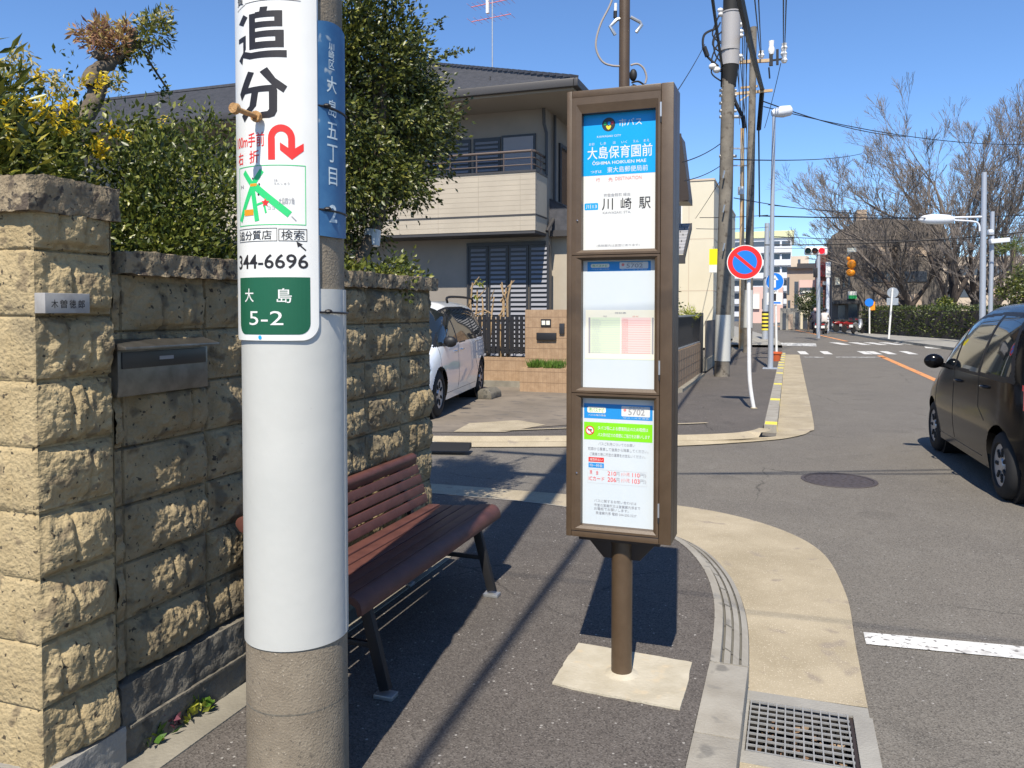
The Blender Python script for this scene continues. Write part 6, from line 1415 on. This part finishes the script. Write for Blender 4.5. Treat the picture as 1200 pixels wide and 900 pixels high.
for i, (px, py, dd, rr_, hh, lab, mt) in enumerate(((947, 392, 58, 1.0, 3.0, 'small green street tree before the cream shop', 'fhedge'), (1108, 396, 47, .7, 2.2, 'bright green bush rising over the hedge', 'hedge'), (1197, 400, 36, 1.0, 3.6, 'dark evergreen behind the black car', 'ever'))):
    g = AD(px, py, dd); t = thing('small_tree', lab, 'tree', (g.x, g.y, 0)); b_ = MB(); b_.tube([(0, 0, 0), (.05, 0, hh*.5), (0, .05, hh*.8)], [.08, .06, .03], 8); b_.build('trunk', M['bark'], t)
    cs = ell(45, (0, 0, hh*.68), (rr_, rr_, hh*.34), 50+i, .2); P1, D1 = sprig_points(cs, .35, 60, rg); leaves('crown', P1, D1, .15, LM[mt], t, .5, .5, 50+i)
g = AD(1185, 395, 42); pt_ = thing('palm', 'small palm with a round tuft of fronds beside the camera pole', 'palm', (g.x, g.y, 0))
zc_ = AD(1185, 292, 42).z; b_ = MB(); b_.tube([(0, 0, 0), (.05, 0, zc_*.5), (0, 0, zc_)], [.14, .12, .12], 10); b_.build('trunk', M['bark'], pt_)
P_, D_ = [], []
for k in range(70):
    d = rg.normal(0, 1, 3); d[2] = abs(d[2])*.8-.2; d /= np.linalg.norm(d)
    for t in np.linspace(.15, .7, 7): P_.append(np.array((0, 0, zc_))+d*t*1.0-np.array((0, 0, .25*t*t))); D_.append(d)
leaves('fronds', P_, D_, .34, LM['palm'], pt_, .12, .35, 60)

# ---- bare winter trees
def bare(name, label, base, H_, seed, aim, fan, r0, nl=7, rmin=.0105):
    # trunk that forks low into limbs fanning upward, ending in a haze of fine twigs
    q = random.Random(seed); t = thing(name, label, 'tree', (base.x, base.y, 0), 0, 'bare winter trees'); bt, bc = MB(), MB()
    def seg(p, d, ln, ra, rb, lv, wob=.10, up=.05):
        pts = [p]; n = 4 if lv < 3 else 3
        for k in range(n):
            d = (d+Vector((q.gauss(0, wob), q.gauss(0, wob), q.gauss(up, .05)))).normalized(); pts.append(pts[-1]+d*ln/n)
        rs = [max(rmin, lerp(ra, rb, k/n)) for k in range(n+1)]
        (bt if lv < 2 else bc).tube(pts, rs, (9, 7, 6, 4, 3, 3, 3, 3, 3)[lv], 0, caps=False); return pts, rs, d
    def grow(p, d, ln, r, lv):
        pts, rs, d2 = seg(p, d, ln, r, r*.62, lv)
        if lv >= nl: return
        nk = 2 if lv < 4 else 3
        for c in range(nk):
            x = Matrix.Rotation(q.uniform(0, 6.283), 3, d2) @ d2.orthogonal().normalized(); an = q.uniform(.15, .5)
            grow(pts[-1], (d2*math.cos(an)+x*math.sin(an)).normalized(), ln*q.uniform(.66, .86)*(1 if lv < 4 else .82), rs[-1]*q.uniform(.72, .95), lv+1)
        if lv >= 1:
            for k in range(1, len(pts)-1):
                if q.random() < .86:
                    x = Matrix.Rotation(q.uniform(0, 6.283), 3, d2) @ d2.orthogonal().normalized(); an = q.uniform(.4, .9)
                    grow(pts[k], (d2*math.cos(an)+x*math.sin(an)+Vector((0, 0, .12))).normalized(), ln*q.uniform(.42, .62), rs[k]*.45, min(nl, lv+2))
    pts, rs, d = seg(Vector((0, 0, -.1)), Vector((aim[0]*.2, aim[1]*.2, 1)).normalized(), H_*.15, r0, r0*.85, 0, .05)
    for k in range(fan[1]):
        az = 6.283*(k+q.uniform(-.25, .25))/fan[1]; an = fan[0]*q.uniform(.45, 1.)
        d = Vector((math.cos(az)*math.sin(an)+aim[0], math.sin(az)*math.sin(an)+aim[1], math.cos(an))).normalized()
        grow(pts[-1-(k % 2)], d, H_*q.uniform(.24, .32), r0*q.uniform(.45, .62), 1)
    zs = sorted(v[2] for v in bt.v+bc.v); s_ = H_/zs[int(len(zs)*.997)]
    for b in (bt, bc): b.v = [(x*s_, y*s_, z*s_) for x, y, z in b.v]
    bt.build('trunk', M['barkdk'], t, smooth=60, clean=False); bc.build('crown', M['twig'], t, clean=False)
bare('bare_tree', 'tallest bare winter tree spreading high above the hedge', AD(1112, 396, 52), 16.0, 3, (.12, 0), (.62, 5), .42)
bare('bare_tree', 'lower wide bare tree with branches reaching over the dark building', AD(1066, 394, 54), 12.2, 8, (-.35, 0), (.85, 5), .40)
bare('bare_tree', 'bare tree slanting away beyond the white street lamp', AD(1160, 398, 50), 15.0, 14, (.55, .1), (.7, 4), .38)
bare('bare_tree', 'short dense bare tree just behind the hedge', AD(1095, 396, 60), 9.0, 21, (.05, 0), (1.0, 5), .30, 6)
bare('bare_tree', 'low bare tree with its crown against the dark building wall', AD(1030, 394, 61), 10.0, 37, (-.15, 0), (.95, 5), .30)
bare('bare_tree', 'tall bare tree rising directly behind the white street lamp', AD(1138, 396, 57), 16.0, 43, (.1, 0), (.75, 5), .38)
bare('bare_tree', 'small bare tree with pale stems beside the dark evergreen', AD(1186, 398, 46), 6.5, 31, (.0, 0), (.9, 5), .16, 6, .012)

# ---- riders and a parked scooter
def skin_fig(name, verts, edges, rad, mat, parent):
    me = bpy.data.meshes.new(name); me.from_pydata(verts, edges, []); o = bpy.data.objects.new(name, me); C.objects.link(o)
    md = o.modifiers.new('skin', 'SKIN'); 
    for i, r in enumerate(rad): me.skin_vertices[0].data[i].radius = (r, r)
    me.skin_vertices[0].data[0].use_root = True; o.modifiers.new('sub', 'SUBSURF').levels = 1
    dg = bpy.context.evaluated_depsgraph_get(); m2 = bpy.data.meshes.new_from_object(o.evaluated_get(dg)); bpy.data.objects.remove(o); m2.materials.clear(); m2.materials.append(mat)
    for p in m2.polygons: p.use_smooth = True
    o = bpy.data.objects.new(name, m2); C.objects.link(o); o.parent = parent; return o
def scooter(label, loc, rz, mat, box=None):
    t = thing('scooter', label, 'scooter', loc, rz, 'scooters down the street')
    for x in (-.6, .62):
        b = MB(); b.lathe([(.13, -.05), (.22, -.05), (.25, 0), (.22, .05), (.13, .05)], (x, 0, .25), 20, 'y'); b.build('wheel', M['tyre'], t, smooth=40)
    b = MB(); b.tube([(-.75, 0, .62), (-.5, 0, .66), (-.25, 0, .55), (-.05, 0, .33), (.2, 0, .30)], [.10, .16, .16, .11, .10], 10); b.tube([(.2, 0, .3), (.42, 0, .6), (.38, 0, .95)], [.12, .15, .10], 10); b.build('body', mat, t, smooth=60)
    b = MB(); b.tube([(-.78, 0, .76), (-.1, 0, .76)], [.10, .13], 8); b.build('saddle', M['rubber'], t, smooth=50)
    b = MB(); b.tube([(.62, .08, .25), (.38, .05, .95)], .03, 6); b.tube([(.34, -.34, 1.0), (.4, 0, .98), (.34, .34, 1.0)], .025, 6); b.build('handlebar', M['black'], t)
    b = MB(); b.box(-.90, -.88, -.12, .12, .42, .58); b.build('number_plate', M['white'], t)
    b = MB(); b.box(-.87, -.80, -.09, .09, .64, .72); b.build('tail_lamp', M['tail'], t)
    if box: b = MB(); b.box(-1.0, -.5, -.24, .24, .86, 1.28); b.build('carrier_box', box, t, bevel=.04)
    return t
def rider(label, loc, rz, jacket, helmet):
    t = thing('person', label, 'person', loc, rz, 'scooter riders')
    vs_ = [(-.3, 0, .88), (-.22, 0, 1.12), (-.14, 0, 1.36), (-.1, 0, 1.47), (-.06, 0, 1.60), (-.08, 0, 1.70)]; e = [(0, 1), (1, 2), (2, 3), (3, 4), (4, 5)]; r = [.16, .16, .17, .065, .10, .085]
    for s_ in (1, -1):
        o = len(vs_); vs_ += [(-.12, .19*s_, 1.38), (.08, .27*s_, 1.15), (.32, .30*s_, 1.03), (-.26, .11*s_, .84), (.15, .15*s_, .82), (.1, .15*s_, .40), (.22, .15*s_, .33)]
        e += [(2, o), (o, o+1), (o+1, o+2), (0, o+3), (o+3, o+4), (o+4, o+5), (o+5, o+6)]; r += [.075, .06, .045, .10, .085, .06, .05]
    skin_fig('body', vs_, e, r, jacket, t)
    b = MB(); b.sph((-.07, 0, 1.66), (.15, .135, .15), 16, 10); b.build('helmet', helmet, t, smooth=60)
g = G(955, 391, RZ); scooter('dark scooter with a white plate riding away far down the street', (g.x, g.y, RZ), R(95), M['black']); rider('person in a dark jacket and pale helmet riding the dark scooter', (g.x, g.y, RZ), R(95), M['cloth_dark'], M['pinkb'])
g = G(966.5, 391.5, RZ); scooter('pale scooter with a rider beside the red-brown building', (g.x, g.y, RZ), R(80), M['steel']); rider('person in a pale jacket and dark helmet riding the pale scooter', (g.x, g.y, RZ), R(80), M['cloth_pale'], M['black'])
for i, (px, py, rz_, lab, mt, bx) in enumerate(((990, 389, 20, 'red scooter parked before the dark building entrance', 'motored', None), (998, 389.5, 35, 'second red scooter parked nearer the hedge', 'motored', None), (1005, 391, 60, 'silver and black scooter parked at the hedge end', 'steel', None))):
    g = G(px, py, .02); scooter(lab, (g.x, g.y, .02), R(rz_), M[mt], M['redb'] if bx else None)

# ---- overhead cables
def wire(name, label, p, q, sag, r, cat='cable', n=14, group='overhead cables'):
    p, q = Vector(p), Vector(q); pts = [p.lerp(q, k/n)-Vector((0, 0, sag*4*(k/n)*(1-k/n))) for k in range(n+1)]
    b = MB(); o_ = p.copy(); b.tube([x-o_ for x in pts], r, 5); o = b.build(name, M['cable'], None, smooth=60); o.location = o_; return tag(o, label, cat, group)
topn = Vector((PX, PY, 0))
wire('overhead_cable', 'thick black cable running to the utility pole with the grey closure from overhead', (-.1, -12, 6.6), AD(846, 78, d1), .35, .03, n=30)
wire('overhead_cable', 'heaviest black cable bundle swooping past the grey closure', AD(861, -30, 13), AD(893, 104, d2), .1, .075)
wire('overhead_cable', 'heavy black cable hanging down along the slimmer pole', AD(893, 104, d2), AD(889, 152, d2+1), .0, .09)
wire('overhead_cable', 'black cable drooping lower beside the slim pole to the thin wire', AD(889, 150, d2), AD(890, 254, d2+4), .0, .03)
for i, (a, b, da, lab) in enumerate((((882.5, -20), (891, 62), 16, 'thin wire coming down to the small white insulator'), ((888, -20), (892, 62), 16, 'thin wire beside the one to the small white insulator'), ((918, -25), (918, 56), 14, 'thin wire above the white insulator stack, nearer the pole'), ((922, -25), (919.5, 57), 14, 'thin wire above the white insulator stack, farther from the pole'))):
    wire('overhead_cable', lab, AD(a[0], a[1], da), AD(b[0], b[1], d2), .05, .016)
R_ = 60
for a, b, da, db_, r, sag, lab in (
    ((915, 74), (896, 150), 29, 34, .02, .1, 'thin wire dropping from the white insulators to the lamp post'),
    ((895, 119), (1060, 160), 29, 50, .035, .25, 'upper sloping cable crossing the blue sky to the bare trees'),
    ((895, 125), (1230, 168), 29, 44, .028, .5, 'second sloping cable crossing the blue sky into the trees'),
    ((860, 187), (1010, 180), 19, 50, .025, .15, 'nearly level cable just above the sloping ones'),
    ((900, 240), (1240, 262), 30, 46, .022, .2, 'faint level wire in front of the white apartment roof'),
    ((890, 253), (1240, 250), 30, 40, .04, .15, 'dark level cable in front of the bare trees'),
    ((860, 232), (1000, 246), 20, 46, .02, .15, 'thin wire from the grey-closure pole to the trees'),
    ((800, 190), (846, 167), 14, 19, .016, .05, 'thin wire from the tiled house to the grey-closure pole'),
    ((802, 212), (846, 193), 14, 19, .014, .05, 'lower thin wire from the tiled house to the grey-closure pole'),
    ((815, 256), (848, 205), 30, 19, .014, .02, 'thin wire sloping steeply down to the cream building'),
    ((793, 108), (826, 52), 12, 18.5, .012, .03, 'thin wire rising from behind the brown sign box to the grey-closure pole'),
    ((905, 277), (1240, 276), 42, 46, .03, .25, 'level cable crossing above the traffic signal'),
    ((896, 287), (1240, 268), 40, 34, .045, .2, 'heavier cable rising gently above the traffic signal'),
    ((905, 291), (1100, 285), 42, 50, .02, .1, 'lowest thin cable just above the red signal lamp'),
    ((820, 255), (900, 252), 29, 32, .02, .03, 'thin level wire across the cream building'),
    ((816, 268), (900, 266), 29, 40, .018, .05, 'lower thin level wire across the cream building')):
    wire('overhead_cable', lab, AD(a[0], a[1], da), AD(b[0], b[1], db_), sag, r*.65)
for i in range(7):
    q = random.Random(i); x = 863+i*2.6; wire('overhead_cable', 'one of the fine wires strung between the poles', AD(x-q.uniform(0, 3), 20+q.uniform(-10, 30), 20), AD(872+q.uniform(-6, 6), 150+q.uniform(-10, 60), 32), .05, .012, group='fine wires between the poles')
# cables overhead that the picture only shows by their shadows
wire('overhead_cable', 'cable spanning the road overhead whose shadow crosses the pavement', (-8, -.75, 6.6), (9, -.3, 6.8), .3, .007, group='cables overhead')
wire('overhead_cable', 'cable spanning the road overhead whose shadow crosses the road', (PX, PY, 7.1), (10, 6.6, 7.2), .3, .018, group='cables overhead')
wire('overhead_cable', 'second cable spanning the road overhead', (PX, PY, 7.0), (10, 7.6, 7.0), .3, .018, group='cables overhead')
